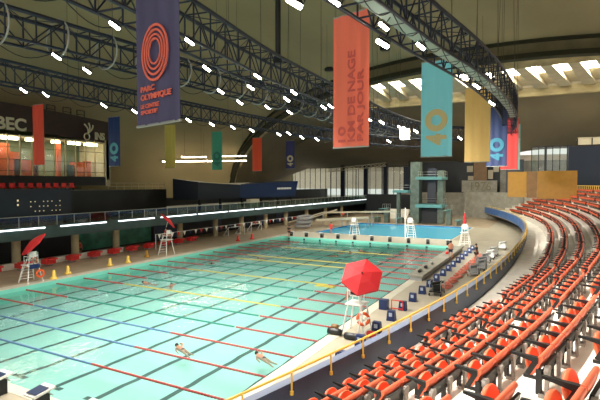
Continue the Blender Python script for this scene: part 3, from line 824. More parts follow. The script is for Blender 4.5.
grl = thing('gallery_railing', (-51.5, 46, 7.2), 'pale thin railing on the dark wall right of the glass building', 'railing')
for dz in (.45, .9): m = MB(); m.tube((-51.5, 42.6, 7.2+dz), (-51.5, 52.8, 7.2+dz), .04, n=5); m.build('rail', 'beam', grl)
for i in range(9): m = MB(); m.tube((-51.5, 42.6+i*1.27, 7.2), (-51.5, 42.6+i*1.27, 8.1), .05, n=5); m.build('railing_post', 'beam', grl)
# navy hull-like hoarding on the balcony
ho = thing('navy_hoarding', (-46, 70, 4.1), 'long navy hoarding with a sloping top above the balcony', 'hoarding')
m = MB()
A = [atx(198, 182, -46), atx(240, 184.5, -46), atx(298, 181, -46)]
m.add([(-46, A[0].y, 5.6), (-46, A[1].y, 5.6), (-46, A[1].y, A[1].z), (-46, A[0].y, A[0].z)], [(0, 1, 2, 3)], 1)
m.add([(-46, A[1].y, 5.6), (-46, A[2].y-1.2, 5.4), (-46, A[2].y, A[2].z), (-46, A[1].y, A[1].z)], [(0, 1, 2, 3)], 0)
m.add([(-46, A[0].y, A[0].z), (-46, A[1].y, A[1].z), (-49.5, A[1].y, A[1].z+.2), (-50, A[0].y-1, A[0].z+.5)], [(0, 1, 2, 3)], 1)
m.add([(-46, A[1].y, A[1].z), (-46, A[2].y, A[2].z), (-49, A[2].y, A[2].z), (-49.5, A[1].y, A[1].z+.2)], [(0, 1, 2, 3)], 1)
m.add([(-46, A[0].y, 5.6), (-46, A[0].y, A[0].z), (-50, A[0].y-1, A[0].z+.5), (-50, A[0].y-1, 5.6)], [(0, 1, 2, 3)], 1)
m.add([(-46, A[2].y-1.2, 5.4), (-46, A[2].y, A[2].z), (-49, A[2].y, A[2].z), (-49, A[2].y-1.2, 5.4)], [(0, 1, 2, 3)], 1)
m.build('hoarding_panels', ['navy', 'navy2'], ho)
m = MB(); m.bar(A[0]+Vector((.1, 0, 0)), A[1]+Vector((.1, 0, 0)), .12, .12); m.build('top_trim', 'beam', ho)
m = MB()
for y in (55, 60, 66, 72, 78, 83): m.box((-46.6, y, 4.8), (.3, .3, 1.7))
m.build('hoarding_legs', 'metal', ho)
q = atx(278, 188.5, -45.9)
m = MB()
for k in range(9): m.box((-45.93, q.y+k*.62, q.z), (.05, .42, .34))
tag(m.build('white_lettering', 'white', ho), 'row of small illegible white letters')
q = atx(257, 203, -42)
m = MB(); m.box((-43.0, q.y+.3, 4.75), (.8, 2.6, 1.5)); tag(m.build('stone_plinth', 'beam', loc=(-43.0, q.y+.3, 3.95)), 'pale square block on the balcony under the navy hoarding', 'block')

# ------------------------------------------------------------- FAR END
# glazed far wall
fw = MB()
YF = 128.
fw.box((-30, YF+.3, 1.9), (90, .5, 3.4)); struct(fw, 'wall_far', ['dark'])
def glazing(x0, x1, y, z0, z1, step, num, thick=.16, fat=()):
    m = MB(); m.box(((x0+x1)/2, y, (z0+z1)/2), (x1-x0, .03, z1-z0), mi=1)
    x = x0; k = 0
    while x <= x1+.01:
        t = thick*(1 if k not in fat else 3.2); m.box((x, y, (z0+z1)/2), (t, .2, z1-z0)); x += step; k += 1
    for z in (z0, z1): m.box(((x0+x1)/2, y, z), (x1-x0, .25, .2))
    return struct(m, 'window_%d' % num, ['metal', 'glass'])
glazing(-72, -33.5, YF, 3.4, 12.9, 1.75, 2, .12)
for i, px in enumerate((343, 366, 386)):
    p = aty(px, 180, YF-2); m = MB(); m.box((p.x, p.y, 6.8), (1.1, 1.1, 13)); tag(m.build('far_column', 'navy2', loc=(p.x, p.y, .3)), 'dark slender column before the far windows, %s of three' % ['left', 'middle', 'right'][i], 'column', 'columns before the far windows')
p = aty(407, 180, YF-4); m = MB(); m.box((p.x, p.y, 6.4), (1.6, 1.2, 12.2)); tag(m.build('navy_pier', 'navy2', loc=(p.x, p.y, .3)), 'tall dark navy pier just left of the diving tower', 'column')
# pipe canopy before the far windows
cp = thing('pipe_gantry', (-45, 122, 3.95), 'pale lattice gantry of lamps before the far windows', 'gantry')
m = MB(); a = aty(328, 172, 122); b = aty(386, 166, 122)
for dz in (0, .9): m.tube(a+Vector((0, 0, dz)), b+Vector((0, 0, dz)), .10, n=5)
n = 14
for i in range(n): p, q = a.lerp(b, i/n), a.lerp(b, (i+1)/n); m.tube(p, q+Vector((0, 0, .9)), .07, n=4); m.tube(p+Vector((0, 0, .9)), q, .07, n=4)
m.build('lattice', 'beam', cp)
m = MB()
for t in (.05, .5, .95): p = a.lerp(b, t); m.tube((p.x, p.y, .3), p, .14, n=6)
m.build('gantry_legs', 'metal', cp)
# outside: terrace wall, ground
ow = MB(); rows = []
for z, y in ((6.2, 150), (12, 150), (16, 146)): rows.append([(-100+i*10, y, z) for i in range(18)])
ow.loft(rows); struct(ow, 'wall_outside', ['pinkwall'])
og = MB(); og.add([(-160, 129, 0), (120, 129, 0), (120, 300, 0), (-160, 300, 0)], [(0, 1, 2, 3)]); struct(og, 'floor_outside', ['ground'])

# rear centre: concrete walls, numerals, gold panel
rc = MB()
rc.box((-20.5, 119, 3.0), (27, .6, 5.6)); rc.box((-11, 110, 3.2), (14, .6, 5.8), rz=-.5); struct(rc, 'wall_rear_centre', ['concgrey'])
rd = MB(); rd.box((-20, 126, 9.0), (28, .5, 9.5)); rd.box((-33.4, 126, 8), (1, .6, 12)); struct(rd, 'wall_rear_dark', ['dark'])
p, q = aty(462, 180.5, 117), aty(497, 192, 117)
pl = thing('year_wall', (p.x, 117, q.z), 'pale grey wall panel carrying the numerals of a year', 'wall panel')
m = MB(); m.box(((p.x+q.x)/2, 117, (p.z+q.z)/2), (q.x-p.x, .5, p.z-q.z)); m.box(((p.x+q.x)/2, 117, (q.z+.3)/2), ((q.x-p.x)*.9, .3, q.z-.3)); m.build('panel', 'concgrey', pl)
a = aty(471, 190.5, 116.7); b = aty(491, 182, 116.7)
text('1976', 'numerals', 'rib', a, (1, 0, 0), (0, 0, 1), b.z-a.z, pl, depth=.05, width=b.x-a.x)
p, q = aty(474, 162, 121), aty(487, 180, 121)
m = MB(); m.box(((p.x+q.x)/2, 121, (p.z+q.z)/2-1), (q.x-p.x, .3, p.z-q.z+2)); m.box(((p.x+q.x)/2, 121.1, q.z/2), (.4, .3, q.z)); tag(m.build('timber_screen', 'brown', loc=((p.x+q.x)/2, 121, q.z)), 'brown panel below the gold banner, above the year wall', 'panel')
for i, (xa, xb, ya, yb) in enumerate([(467, 473, 166, 172), (468, 473.5, 176, 180), (488, 493, 170, 179), (493.5, 499, 166, 172)]):
    p, q = aty(xa, ya, 123), aty(xb, yb, 123); m = MB(); m.box(((p.x+q.x)/2, 123, (p.z+q.z)/2), (q.x-p.x, .1, p.z-q.z))
    lm = 'tube' if i == 2 else 'beam'
    tag(m.build('wall_board', 'beam', loc=((p.x+q.x)/2, 123, q.z)), 'small pale board beside the brown panel, %s' % ['upper left', 'lower left', 'right', 'upper right'][i], 'board', 'pale boards beside the brown panel')

# diving tower
tw = thing('diving_tower', (-21, 92, .3), 'tall concrete diving tower with stacked platforms behind the blue pool', 'diving tower')
def bx(x0, x1, y0, y1, z0, z1, mt, nm, mb=None):
    m = mb or MB(); m.box(((x0+x1)/2, (y0+y1)/2, (z0+z1)/2), (x1-x0, y1-y0, z1-z0))
    return m if mb else m.build(nm, mt, tw)
M['towercon'] = mat('tower_concrete', (112, 122, 110), .8, noise=.3, nscale=1.2); M['towerteal'] = mat('teal_platform_edge', (98, 150, 146), .6)
bx(-24.1, -22.4, 90.5, 93, .3, 12.2, 'towercon', 'main_pillar')
bx(-19.0, -18.0, 91, 93.5, .3, 10.5, 'towercon', 'side_pillar')
bx(-21.6, -20.0, 94, 95, 3.5, 11, 'navy2', 'back_shaft')
for z, x0, x1, y0, th in ((9.3, -22.5, -17.6, 88, .55), (4.1, -22.6, -17.7, 88.5, .6), (6.7, -27.0, -24.0, 88.5, .45)):
    bx(x0, x1, y0, 93.5, z-th, z, 'towerteal', 'platform')
bx(-22.4, -19.0, 92.6, 93.2, .3, 3.5, 'dark', 'lower_screen')
bx(-26.8, -26.2, 90.5, 91.5, .3, 6.3, 'towercon', 'outer_post')
for z, x0, x1, y0 in ((9.3, -22.4, -17.7, 88.2), (4.1, -22.5, -17.8, 88.7), (6.7, -26.9, -24.1, 88.7)):
    m = MB()
    for dz in (.5, 1.0): m.tube((x0, y0+1.6, z+dz), (x0, 93.4, z+dz), .03, n=5); m.tube((x1, y0+1.6, z+dz), (x1, 93.4, z+dz), .03, n=5); m.tube((x0, 93.4, z+dz), (x1, 93.4, z+dz), .03, n=5)
    for x in (x0, x1):
        for y in (y0+1.6, 91.5, 93.4): m.tube((x, y, z), (x, y, z+1), .03, n=5)
    m.build('platform_railing', 'steel', tw)
m = MB()
for i in range(22): m.box((-20.6, 95.5-.0*i+.01*i, .5+i*.4), (1.6, .5, .08))
m.build('stair_treads', 'metal', tw)
def springboard(x, y, z, label, l=4.8):
    T = thing('springboard', (x, y, DK), label, 'springboard', 'springboards at the diving pool')
    m = MB(); m.box((x, y-l/2+1.5, z), (.5, l, .06)); tag(m.build('board', 'towerteal', T), 'pale teal diving board')
    m = MB(); m.box((x, y+.8, (z+DK)/2), (.8, 1.6, z-DK-.05)); m.build('pedestal', 'towercon', T)
    m = MB()
    for sx in (-.42, .42):
        m.tube((x+sx, y-.6, z+.8), (x+sx, y+1.7, z+.8), .025, n=5)
        for yy in (y-.6, y+.6, y+1.7): m.tube((x+sx, yy, z-.05), (x+sx, yy, z+.8), .025, n=5)
    m.build('handrails', 'steel', T)
springboard(-16.5, 88.6, 3.2, 'high springboard just right of the diving tower')
springboard(-14.6, 88.4, 1.4, 'low springboard farthest right of the diving tower')
springboard(-25.6, 88.6, 1.4, 'low springboard just left of the diving tower')
springboard(-28.4, 88.6, 3.2, 'high springboard left of the diving tower', 5.2)
springboard(-30.4, 88.8, 1.4, 'low springboard farthest left of the diving tower')
# stacked grey steps near the far left of the diving pool
m = MB(); bp = atz(397, 218.5, .3)
for i in range(4): m.box((bp.x, bp.y+.6*i, .55+.5*i), (4.6, .9, .5))
tag(m.build('concrete_bleacher', 'conc', loc=(bp.x, bp.y, .3)), 'pale stepped concrete bleacher behind the diving pool', 'bleacher')
p, q = aty(367, 194, 114), aty(412, 205, 114); m = MB(); m.box(((p.x+q.x)/2, 114, p.z/2+.15), (q.x-p.x, .8, p.z-.3)); tag(m.build('dark_counter', 'dark', loc=((p.x+q.x)/2, 114, .3)), 'long dark counter behind the diving tower', 'counter')

# balcony bridge end and water slide at the far left corner
p = atz(303, 228, .3)
sl = thing('slide_structure', (p.x, p.y, DK), 'grey curved slide with ramps at the far left corner of the pools', 'slide')
m = MB(); c = Vector((p.x, p.y, .3))
for k in range(3):
    pts = [c+Vector((1.3*math.cos(t)+k*.2, 1.3*math.sin(t), .5+k*.7+.15*math.sin(t))) for t in [i*PI/8 for i in range(17)]]
    m.pipe(pts, .22, 7)
m.build('coiled_pipe', 'grey', sl)
m = MB(); m.bar(c+Vector((1, 6, 2.4)), c+Vector((-4.5, 3, .6)), .5, .18); m.bar(c+Vector((3, 8, 2.9)), c+Vector((-2.5, 5, .9)), .5, .18); m.bar(c+Vector((1, 6, 2.4)), c+Vector((13, 12, 2.6)), .8, .25); m.bar(c+Vector((1, 3, 1.2)), c+Vector((9, 8, 1.6)), 1.6, .3)
m.build('ramps', 'beam', sl)
for dx, dy, h in ((1, 6, 2.3), (5, 8, 2.4), (9, 10, 2.4), (13, 12, 2.5), (5, 5.5, 1.3), (9, 8, 1.5)): m = MB(); m.tube(c+Vector((dx, dy, 0)), c+Vector((dx, dy, h)), .1, n=6); m.build('ramp_post', 'steel', sl)

# ----------------------------------------------------- RIGHT BACK: concourse
def panel(pxa, pya, pxb, pyb, Y, mt, nm, lab, cat, thick=.3, foot=None):
    p, q = aty(pxa, pya, Y), aty(pxb, pyb, Y); m = MB(); zb = q.z if foot is None else foot
    m.box(((p.x+q.x)/2, Y, (p.z+zb)/2), (q.x-p.x, thick, p.z-zb)); o = m.build(nm, mt, loc=((p.x+q.x)/2, Y, zb)); return tag(o, lab, cat)
ZC = row_z(NROW)
panel(508, 172, 526.5, 190, 96, 'gold', 'gold_screen', 'small gold screen at the far left end of the concourse', 'screen', foot=5.5)
panel(527, 171.5, 537, 190, 92, 'brown', 'brown_screen', 'narrow brown screen between the two gold ones', 'screen', foot=5.5)
panel(537.5, 171, 577, 190, 88, 'gold', 'gold_screen', 'long gold screen behind the top row on the right', 'screen', foot=5.5)
glazing(-3.5, 3.6, 106, 6.8, 15.4, 1.25, 3, .14, fat=(2,))
p = aty(570, 140, 101)
db = thing('dark_booth', (6, 101, ZC), 'dark navy booth with a band of lit windows at the right edge', 'booth')
m = MB(); m.box((9.3, 103, 10.6), (13, 5, 8.6)); m.build('booth_walls', 'navy2', db)
m = MB(); m.box((10.2, 100.6, 15.7), (12, .3, 1.1)); m.box((10.2, 103, 16.4), (12, 5, .15)); m.build('window_band', 'beam', db)
m = MB()
for i in range(6): m.box((4.2+i*2.3, 100.4, 15.7), (.2, .2, 1.3))
m.build('window_frames', 'metal', db)
rw = MB(); rw.box((6, 125, 8), (34, .5, 11)); struct(rw, 'wall_rear_right', ['concgrey'])
m = MB(); m.box((-7.3, 118, 6.9), (3.7, .6, 13.2)); tag(m.build('navy_pier', 'navy2', loc=(-7.3, 118, .3)), 'dark pier behind the gold screens, left of the right windows', 'column')
cr = thing('concourse_railing', (3, 70, ZC), 'pale post railing along the top of the stand', 'railing')
for i in range(46):
    s = 58+i*.9; b, _ = rail(s, row_o(NROW, s)+.1, ZC); m = MB(); m.box((b.x, b.y, ZC+.35), (.09, .09, .7)); m.build('railing_post', 'yellow' if i > 12 else 'beam', cr)
m = MB(); m.pipe([rail(58+i*2.0, row_o(NROW, 58+i*2.0)+.1, ZC+.7)[0] for i in range(21)], .05, 6); m.build('top_rail', 'yellow', cr)

# ============================================================ POOL THINGS
# lane ropes across the pool
def rope(mb, x0, x1, y, z=.02):
    n = int((x1-x0)/.16); prof = []
    for i in range(n):
        prof += [(.03, i*.16), (.054, i*.16+.03), (.054, i*.16+.12), (.03, i*.16+.15)]
    mb.lathe((x0, y, z), prof, 7, axis=Vector((1, 0, 0)))
def rope_col(k): return 'ropeblue' if k <= 3 else ('ropeyellow' if k in (6, 9, 12, 13, 16) else 'ropegreen')
for k in range(1, 19):
    y = 11.30+2.48*k
    T = thing('lane_rope', ((PX0+PX1)/2, y, 0), 'floating %s lane rope with red ends, %s' % ({'ropeblue': 'blue', 'ropegreen': 'green', 'ropeyellow': 'yellow'}[rope_col(k)], ('nearest the camera' if k == 1 else ('%s from the near end of the pool' % ORD[k-1]))), 'lane rope', 'lane ropes across the pool')
    m = MB(); rope(m, PX0+.05, PX0+5, y); m.build('end_floats', 'ropered', T)
    m = MB(); rope(m, PX0+5, PX1-(8 if k < 4 else 5.5), y); m.build('middle_floats', rope_col(k), T)
    m = MB(); rope(m, PX1-(8 if k < 4 else 5.5), PX1-.05, y); m.build('end_floats', 'ropered', T)
# starting blocks at the far end of the pool and at the near left corner
def start_block(x, y, rz, label, grp, z=DK, steel='white'):
    T = thing('starting_block', (x, y, z), label, 'starting block', grp, rz)
    m = MB(); m.box((0, 0, .3), (.35, .4, .6)); m.build('pedestal', 'metal', T, local=True)
    m = MB(); m.box((0, .05, .68), (.62, .78, .07), mtx=Matrix.Rotation(-.14, 3, 'X')); m.build('platform', steel, T, local=True)
    m = MB(); m.box((0, .12, .735), (.5, .5, .02), mtx=Matrix.Rotation(-.14, 3, 'X')); m.build('grip_pad', 'navy' if y < 20 else 'grey', T, local=True)
    m = MB(); m.tube((-.22, -.28, .45), (.22, -.28, .45), .02, n=5); m.tube((-.22, -.28, .45), (-.22, -.1, .62), .02, n=5); m.tube((.22, -.28, .45), (.22, -.1, .62), .02, n=5); m.build('hand_grip', 'steel', T, local=True)
    return T
for i in range(10):
    x = PX1-1.25-2.5*i
    start_block(x, PY1+.62, 0, 'pale starting block on the far pool edge, %s from the right' % ORD[i], 'starting blocks on the far edge')
for i in (7, 8, 9):
    x = -12.8-2.5*(i-7)
    start_block(x, PY0-.75, PI, 'white starting block with a navy pad on the near edge, %s' % ['cut by the picture bottom', 'at the bottom left', 'at the left picture edge'][i-7], 'starting blocks on the near edge')
# red starting blocks along the left deck
for i in range(13):
    y = 16.5+2.48*i+ (1.0)
    T = thing('side_starting_block', (-41.5, y, DK), 'red starting block on the left deck, %s from the left' % ORD[i], 'starting block', 'red starting blocks on the left deck')
    m = MB(); m.box((-41.5, y, DK+.45), (.9, .9, .42)); m.box((-41.1, y, DK+.72), (.9, .8, .14)); m.build('platform', 'red', T)
    m = MB(); m.box((-41.6, y, DK+.12), (.5, .5, .24)); m.build('pedestal', 'grey', T)
for i, (px, py, c) in enumerate([(54, 279, 'yellow'), (68, 274, 'yellow'), (110, 266, 'yellow'), (128, 263, 'yellow'), (147, 257, 'gold'), (252, 239, 'red'), (238, 241, 'red')]):
    p = atz(px, py, .3); T = thing('lane_marker', p, '%s lane marker near the left pool edge, %s from the left' % ({'yellow': 'yellow', 'gold': 'gold', 'red': 'red'}[c], ORD[i]), 'marker', 'lane markers at the left edge')
    m = MB(); m.lathe((0, 0, 0), [(.02, 0), (.3, 0), (.3, .12), (.16, .2), (.12, .7), (.02, .75)], 10); m.build('marker_body', c, T, local=True)
# blue lane boxes along the right deck
M['boxface'] = mat('box_number_plate', (176, 186, 204), .5)
for i in range(17):
    y = 18.4+2.42*i; x = -7.85-.02*(i % 3)
    T = thing('lane_number_box', (x, y, DK), 'small blue lane box on the right deck, %s from the near end' % ORD[i], 'box', 'blue lane boxes on the right deck')
    m = MB(); m.loft([[(x-.24, y-.2, DK), (x+.24, y-.2, DK), (x+.24, y+.2, DK), (x-.24, y+.2, DK)], [(x-.2, y-.14, DK+.56), (x+.2, y-.14, DK+.56), (x+.2, y+.14, DK+.56), (x-.2, y+.14, DK+.56)]], closed=True)
    m.add([(x-.2, y-.14, DK+.56), (x+.2, y-.14, DK+.56), (x+.2, y+.14, DK+.56), (x-.2, y+.14, DK+.56)], [(0, 1, 2, 3)]); m.build('box_body', 'blue', T)
    m = MB(); m.box((x, y-.185, DK+.36), (.18, .03, .2)); m.build('face_plate', 'boxface', T)
p = atz(384, 309, .3)
m = MB(); m.box((p.x, p.y, DK+.3), (.5, .5, .6)); tag(m.build('deck_case', 'blue', loc=(p.x, p.y, DK)), 'blue case at the pool edge just behind the red umbrella', 'case')
T = thing('wire_rack', (p.x+.8, p.y+.1, DK), 'small red framed rack beside the blue case', 'rack')
m = MB()
for a, b in (((-.35, 0), (-.35, .6)), ((.35, 0), (.35, .6)), ((-.35, .6), (.35, .6)), ((-.35, .1), (.35, .1))): m.bar((p.x+.8+a[0], p.y+.1, DK+a[1]), (p.x+.8+b[0], p.y+.1, DK+b[1]), .05)
m.build('rack_frame', 'red', T)
# long low slab by the pool on the right
lb = thing('low_platform', (-9.2, 46, DK), 'long low pale platform at the right pool edge', 'platform')
m = MB(); m.slab([(-9.95, 37.0), (-8.75, 37.0), (-8.75, 56.5), (-9.95, 56.5)], DK+.34, DK+.5); m.build('platform_top', 'concgrey', lb)
m = MB(); m.slab([(-9.85, 37.1), (-8.9, 37.1), (-8.9, 56.4), (-9.85, 56.4)], DK, DK+.34); m.build('platform_base', 'grey', lb)
for i, (y, c, w_) in enumerate([(38.2, 'black', .7), (40.2, 'black', .5), (42.5, 'grey', .4), (49.5, 'red', .8), (51.5, 'red', .5)]):
    T = thing('kit_bag', (-9.3, y, DK+.5), '%s kit bag lying on the low platform, %s' % ({'black': 'black', 'grey': 'grey', 'red': 'red'}[c], ['nearest end', 'second from the near end', 'third from the near end', 'fourth along', 'fifth along'][i]), 'bag')
    m = MB(); m.lathe((-9.3, y-w_/2, DK+.64), [(.01, 0), (.12, .02), (.14, w_*.3), (.14, w_*.7), (.12, w_-.02), (.01, w_)], 8, axis=Vector((0, 1, 0))); m.build('bag_body', c, T)
# backstroke flags along the left deck
fg = thing('flag_line', (-44, 60, 1.8), 'line of small white blue and red pennants along the left deck', 'flags')
a, b = atz(168, 238, 2.2), atz(262, 223.5, 2.2)
a = Vector((-40.5, 40, 2.1)); b = Vector((-40.5, 77, 2.1))
m = MB(); m.tube(a, b, .02, n=4)
for y in (40, 58, 77): m.tube((-40.5, y, DK), (-40.5, y, 2.15), .04, n=6)
m.build('flag_cord', 'white', fg)
for i in range(34):
    y = 40.6+i*1.07; m = MB(); m.add([(-40.49, y-.25, 2.08), (-40.49, y+.25, 2.08), (-40.49, y, 1.55), (-40.51, y-.25, 2.08), (-40.51, y+.25, 2.08), (-40.51, y, 1.55)], [(0, 2, 1), (3, 4, 5), (0, 1, 4, 3), (1, 2, 5, 4), (2, 0, 3, 5)])
    m.build('pennant', ['white', 'blue', 'white', 'red'][i % 4], fg)
# goal-like white frames on the left deck
for i, (px, py) in enumerate([(236, 235), (258, 231)]):
    p = atz(px, py, .3); T = thing('goal_frame', p, 'white tubular water polo goal on the left deck, %s' % ['nearer one', 'farther one'][i], 'goal')
    m = MB()
    for a, b in (((-.3, -1.5, 0), (-.3, -1.5, 1.2)), ((-.3, 1.5, 0), (-.3, 1.5, 1.2)), ((-.3, -1.5, 1.2), (-.3, 1.5, 1.2)), ((-.3, -1.5, 0), (-1.2, -1.5, 0)), ((-.3, 1.5, 0), (-1.2, 1.5, 0)), ((-1.2, -1.5, 0), (-.3, -1.5, 1.2)), ((-1.2, 1.5, 0), (-.3, 1.5, 1.2))): m.tube(a, b, .05, n=6)
    m.build('goal_tubes', 'white', T, local=True)
for i, (px, py) in enumerate([(252, 225), (259, 225)]):
    p = atz(px, py, .3); T = thing('stored_ring_stand', p, 'tall pale ring on a stand before the left columns, %s' % ['left one', 'right one'][i], 'ring stand')
    m = MB(); m.torus((0, 0, 1.9), .75, .12, axis=Vector((1, -.6, 0)), N=18, n=6); m.tube((0, 0, 0), (0, 0, 1.2), .05, n=6); m.build('ring', 'towercon', T, local=True)

# ------------------------------------------------- lifeguard chairs, umbrellas
def guard_chair(p, rz, label, h=1.7):
    T = thing('lifeguard_chair', p, label, 'lifeguard chair', None, rz)
    for sx in (-1, 1):
        for sy in (-1, 1):
            m = MB(); m.tube((sx*.62, sy*.6, 0), (sx*.38, sy*.35, h), .04, n=6); m.build('leg', 'white', T, local=True)
    m = MB(); m.box((0, 0, h+.03), (1.0, .95, .07)); m.build('platform', 'white', T, local=True)
    m = MB(); m.box((0, .05, h+.45), (.55, .5, .06)); m.box((0, .32, h+.78), (.55, .06, .62)); m.build('seat', 'white', T, local=True)
    for sx in (-.36, .36):
        m = MB(); m.tube((sx, -.25, h+.05), (sx, -.25, h+.7), .03, n=6); m.tube((sx, -.25, h+.7), (sx, .38, h+.72), .03, n=6); m.tube((sx, .38, h+.05), (sx, .38, h+1.0), .03, n=6); m.build('armrest_frame', 'white', T, local=True)
    for k in range(5):
        m = MB(); z = .25+k*(h-.2)/5; t = z/h; m.tube((-.62+.24*t, -.6+.25*t, z), (.62-.24*t, -.6+.25*t, z), .028, n=6); m.build('ladder_rung', 'white', T, local=True)
    return T
def umbrella(base, top, n, R, label, sides=6, depth=.32):
    base, top, n = Vector(base), Vector(top), Vector(n).normalized()
    T = thing('umbrella', base, label, 'umbrella')
    q = n.to_track_quat('Z', 'Y').to_matrix(); m = MB()
    rim = [top+q @ Vector((R*math.cos(2*PI*i/sides+.3), R*math.sin(2*PI*i/sides+.3), -depth)) for i in range(sides)]
    mid = [top+q @ Vector((R*.5*math.cos(2*PI*i/sides+.3), R*.5*math.sin(2*PI*i/sides+.3), -depth*.38)) for i in range(sides)]
    rim2 = [v-n*.12 for v in rim]
    m.add([top]+mid+rim+rim2, [(0, 1+i, 1+(i+1) % sides) for i in range(sides)]+[(1+i, 1+sides+i, 1+sides+(i+1) % sides, 1+(i+1) % sides) for i in range(sides)]+[(1+sides+i, 1+2*sides+i, 1+2*sides+(i+1) % sides, 1+sides+(i+1) % sides) for i in range(sides)])
    m.build('canopy', 'redcloth', T)
    m = MB()
    for v in rim: m.tube(top-n*.05, v-n*.03, .012, n=4)
    m.build('ribs', 'steel', T)
    m = MB(); m.tube(top-n*.1, top+n*.08, .04, n=6); m.build('finial', 'metal', T)
    m = MB(); hub = top-n*.25; m.tube(base, hub, .03, n=8); m.build('pole', 'white', T)
    return T
M['buoy'] = mat('orange_buoy', (236, 96, 40), .4)
c = Vector((-8.75, 22.6, DK))
guard_chair(c, PI/2, 'tall lifeguard chair under the big open red umbrella', 1.55)
tocam = (Vector((0, 0, 8))-c).normalized()
ap = atz(362, 273, 3.75)
umbrella((ap.x-.35, ap.y+.5, DK), ap, (tocam.x*.9, tocam.y*.9, .8), 1.05, 'big open red hexagonal umbrella tilted over the nearest lifeguard chair')
T = thing('ring_buoy', c+Vector((.6, -.7, 1.0)), 'orange and white ring buoy hanging on the nearest lifeguard chair', 'ring buoy')
m = MB(); m.torus((0, 0, 0), .28, .08, axis=Vector((.35, -.9, .1)), N=20, n=8); m.build('buoy_ring', 'buoy', T, local=True)
for t in (.2, 1.8, 3.4, 5.0):
    m = MB(); q = Vector((.35, -.9, .1)).to_track_quat('Z', 'Y').to_matrix(); m.tube(q @ Vector((.28*math.cos(t-.15), .28*math.sin(t-.15), 0)), q @ Vector((.28*math.cos(t+.15), .28*math.sin(t+.15), 0)), .088, n=8); m.build('white_band', 'white', T, local=True)
for i, (dx, dy, w_, cc) in enumerate([(-.9, -.8, .8, 'black'), (.2, -1.1, .9, 'black'), (.9, -.3, .5, 'red'), (-1.2, -.1, .4, 'brown')]):
    T = thing('gear_bag', c+Vector((dx, dy, 0)), '%s gear bag on the deck by the nearest lifeguard chair, %s' % ({'black': 'black', 'red': 'red', 'brown': 'brown'}[cc], ['left', 'in front', 'right', 'at the pool edge'][i]), 'bag')
    m = MB(); m.lathe((-w_/2, 0, .17), [(.01, 0), (.15, .03), (.17, w_*.3), (.17, w_*.7), (.15, w_-.03), (.01, w_)], 10, axis=Vector((1, 0, 0))); m.build('bag_body', cc, T, local=True)
# left near chair with umbrella
LFT = Vector((-CA, -SA, 0)); FWD = Vector((-SA, CA, 0))
c2 = atz(31, 282, DK); guard_chair(c2, -PI/2, 'white lifeguard chair on the left deck nearest the left picture edge', 1.35)
m = MB(); m.box((c2.x+.56, c2.y, c2.z+1.27), (.05, .8, .3)); m.box((c2.x+.50, c2.y, c2.z+1.435), (.17, .8, .03)); tag(m.build('blue_towel', 'blue', loc=(c2.x+.5, c2.y, c2.z+1.3)), 'blue towel hung over the platform of the left lifeguard chair', 'towel')
u2 = c2+LFT*.95
ap = c2-LFT*.15+Vector((0, 0, 3.25)) - FWD*.3
umbrella(u2, ap, LFT*.62-FWD*.45+Vector((0, 0, .75)), 1.15, 'open red umbrella tilted over the left lifeguard chair', depth=.3)
T = thing('ring_buoy', c2+Vector((.75, .3, .7)), 'orange ring buoy on the left lifeguard chair', 'ring buoy'); m = MB(); m.torus((0, 0, 0), .26, .08, axis=Vector((1, -.3, 0)), N=18, n=7); m.build('buoy_ring', 'buoy', T, local=True)
c3 = Vector((-36.9, 38.0, DK)); guard_chair(c3, -PI/2, 'white lifeguard chair midway along the left deck', 1.6)
ap = c3-LFT*.1+Vector((0, 0, 3.9))
umbrella(c3+LFT*.9, ap-LFT*.3, -LFT*.62+Vector((0, 0, .6))+FWD*.2, 1.05, 'red umbrella tilted down to the right midway along the left deck', depth=.25)
c4 = Vector((-17.1, 64.6, DK)); guard_chair(c4, PI, 'white guard chair between the pools, right of centre', 1.9)
m = MB(); m.tube((c4.x-1, c4.y+.8, DK), (c4.x-1, c4.y+.8, DK+4.3), .06, n=6); tag(m.build('white_pole', 'white', loc=(c4.x-1, c4.y+.8, DK)), 'slim white pole beside the guard chair between the pools', 'pole')
c5 = Vector((-25.6, 65.0, DK)); guard_chair(c5, PI, 'white guard chair between the pools, left of centre', 1.6)
c6 = Vector((-9.2, 60.3, DK)); guard_chair(c6, PI, 'white guard chair beside the closed red umbrella', 1.7)
T = thing('closed_umbrella', c6+Vector((-.2, .8, 0)), 'closed red umbrella standing at the right end of the far deck', 'umbrella')
m = MB(); m.lathe((0, 0, 0), [(.03, 4.1), (.12, 3.7), (.2, 3.0), (.26, 2.3), (.1, 2.1)], 10); m.build('folded_canopy', 'redcloth', T, local=True)
m = MB(); m.tube((0, 0, 0), (0, 0, 4.2), .035, n=6); m.build('pole', 'white', T, local=True)

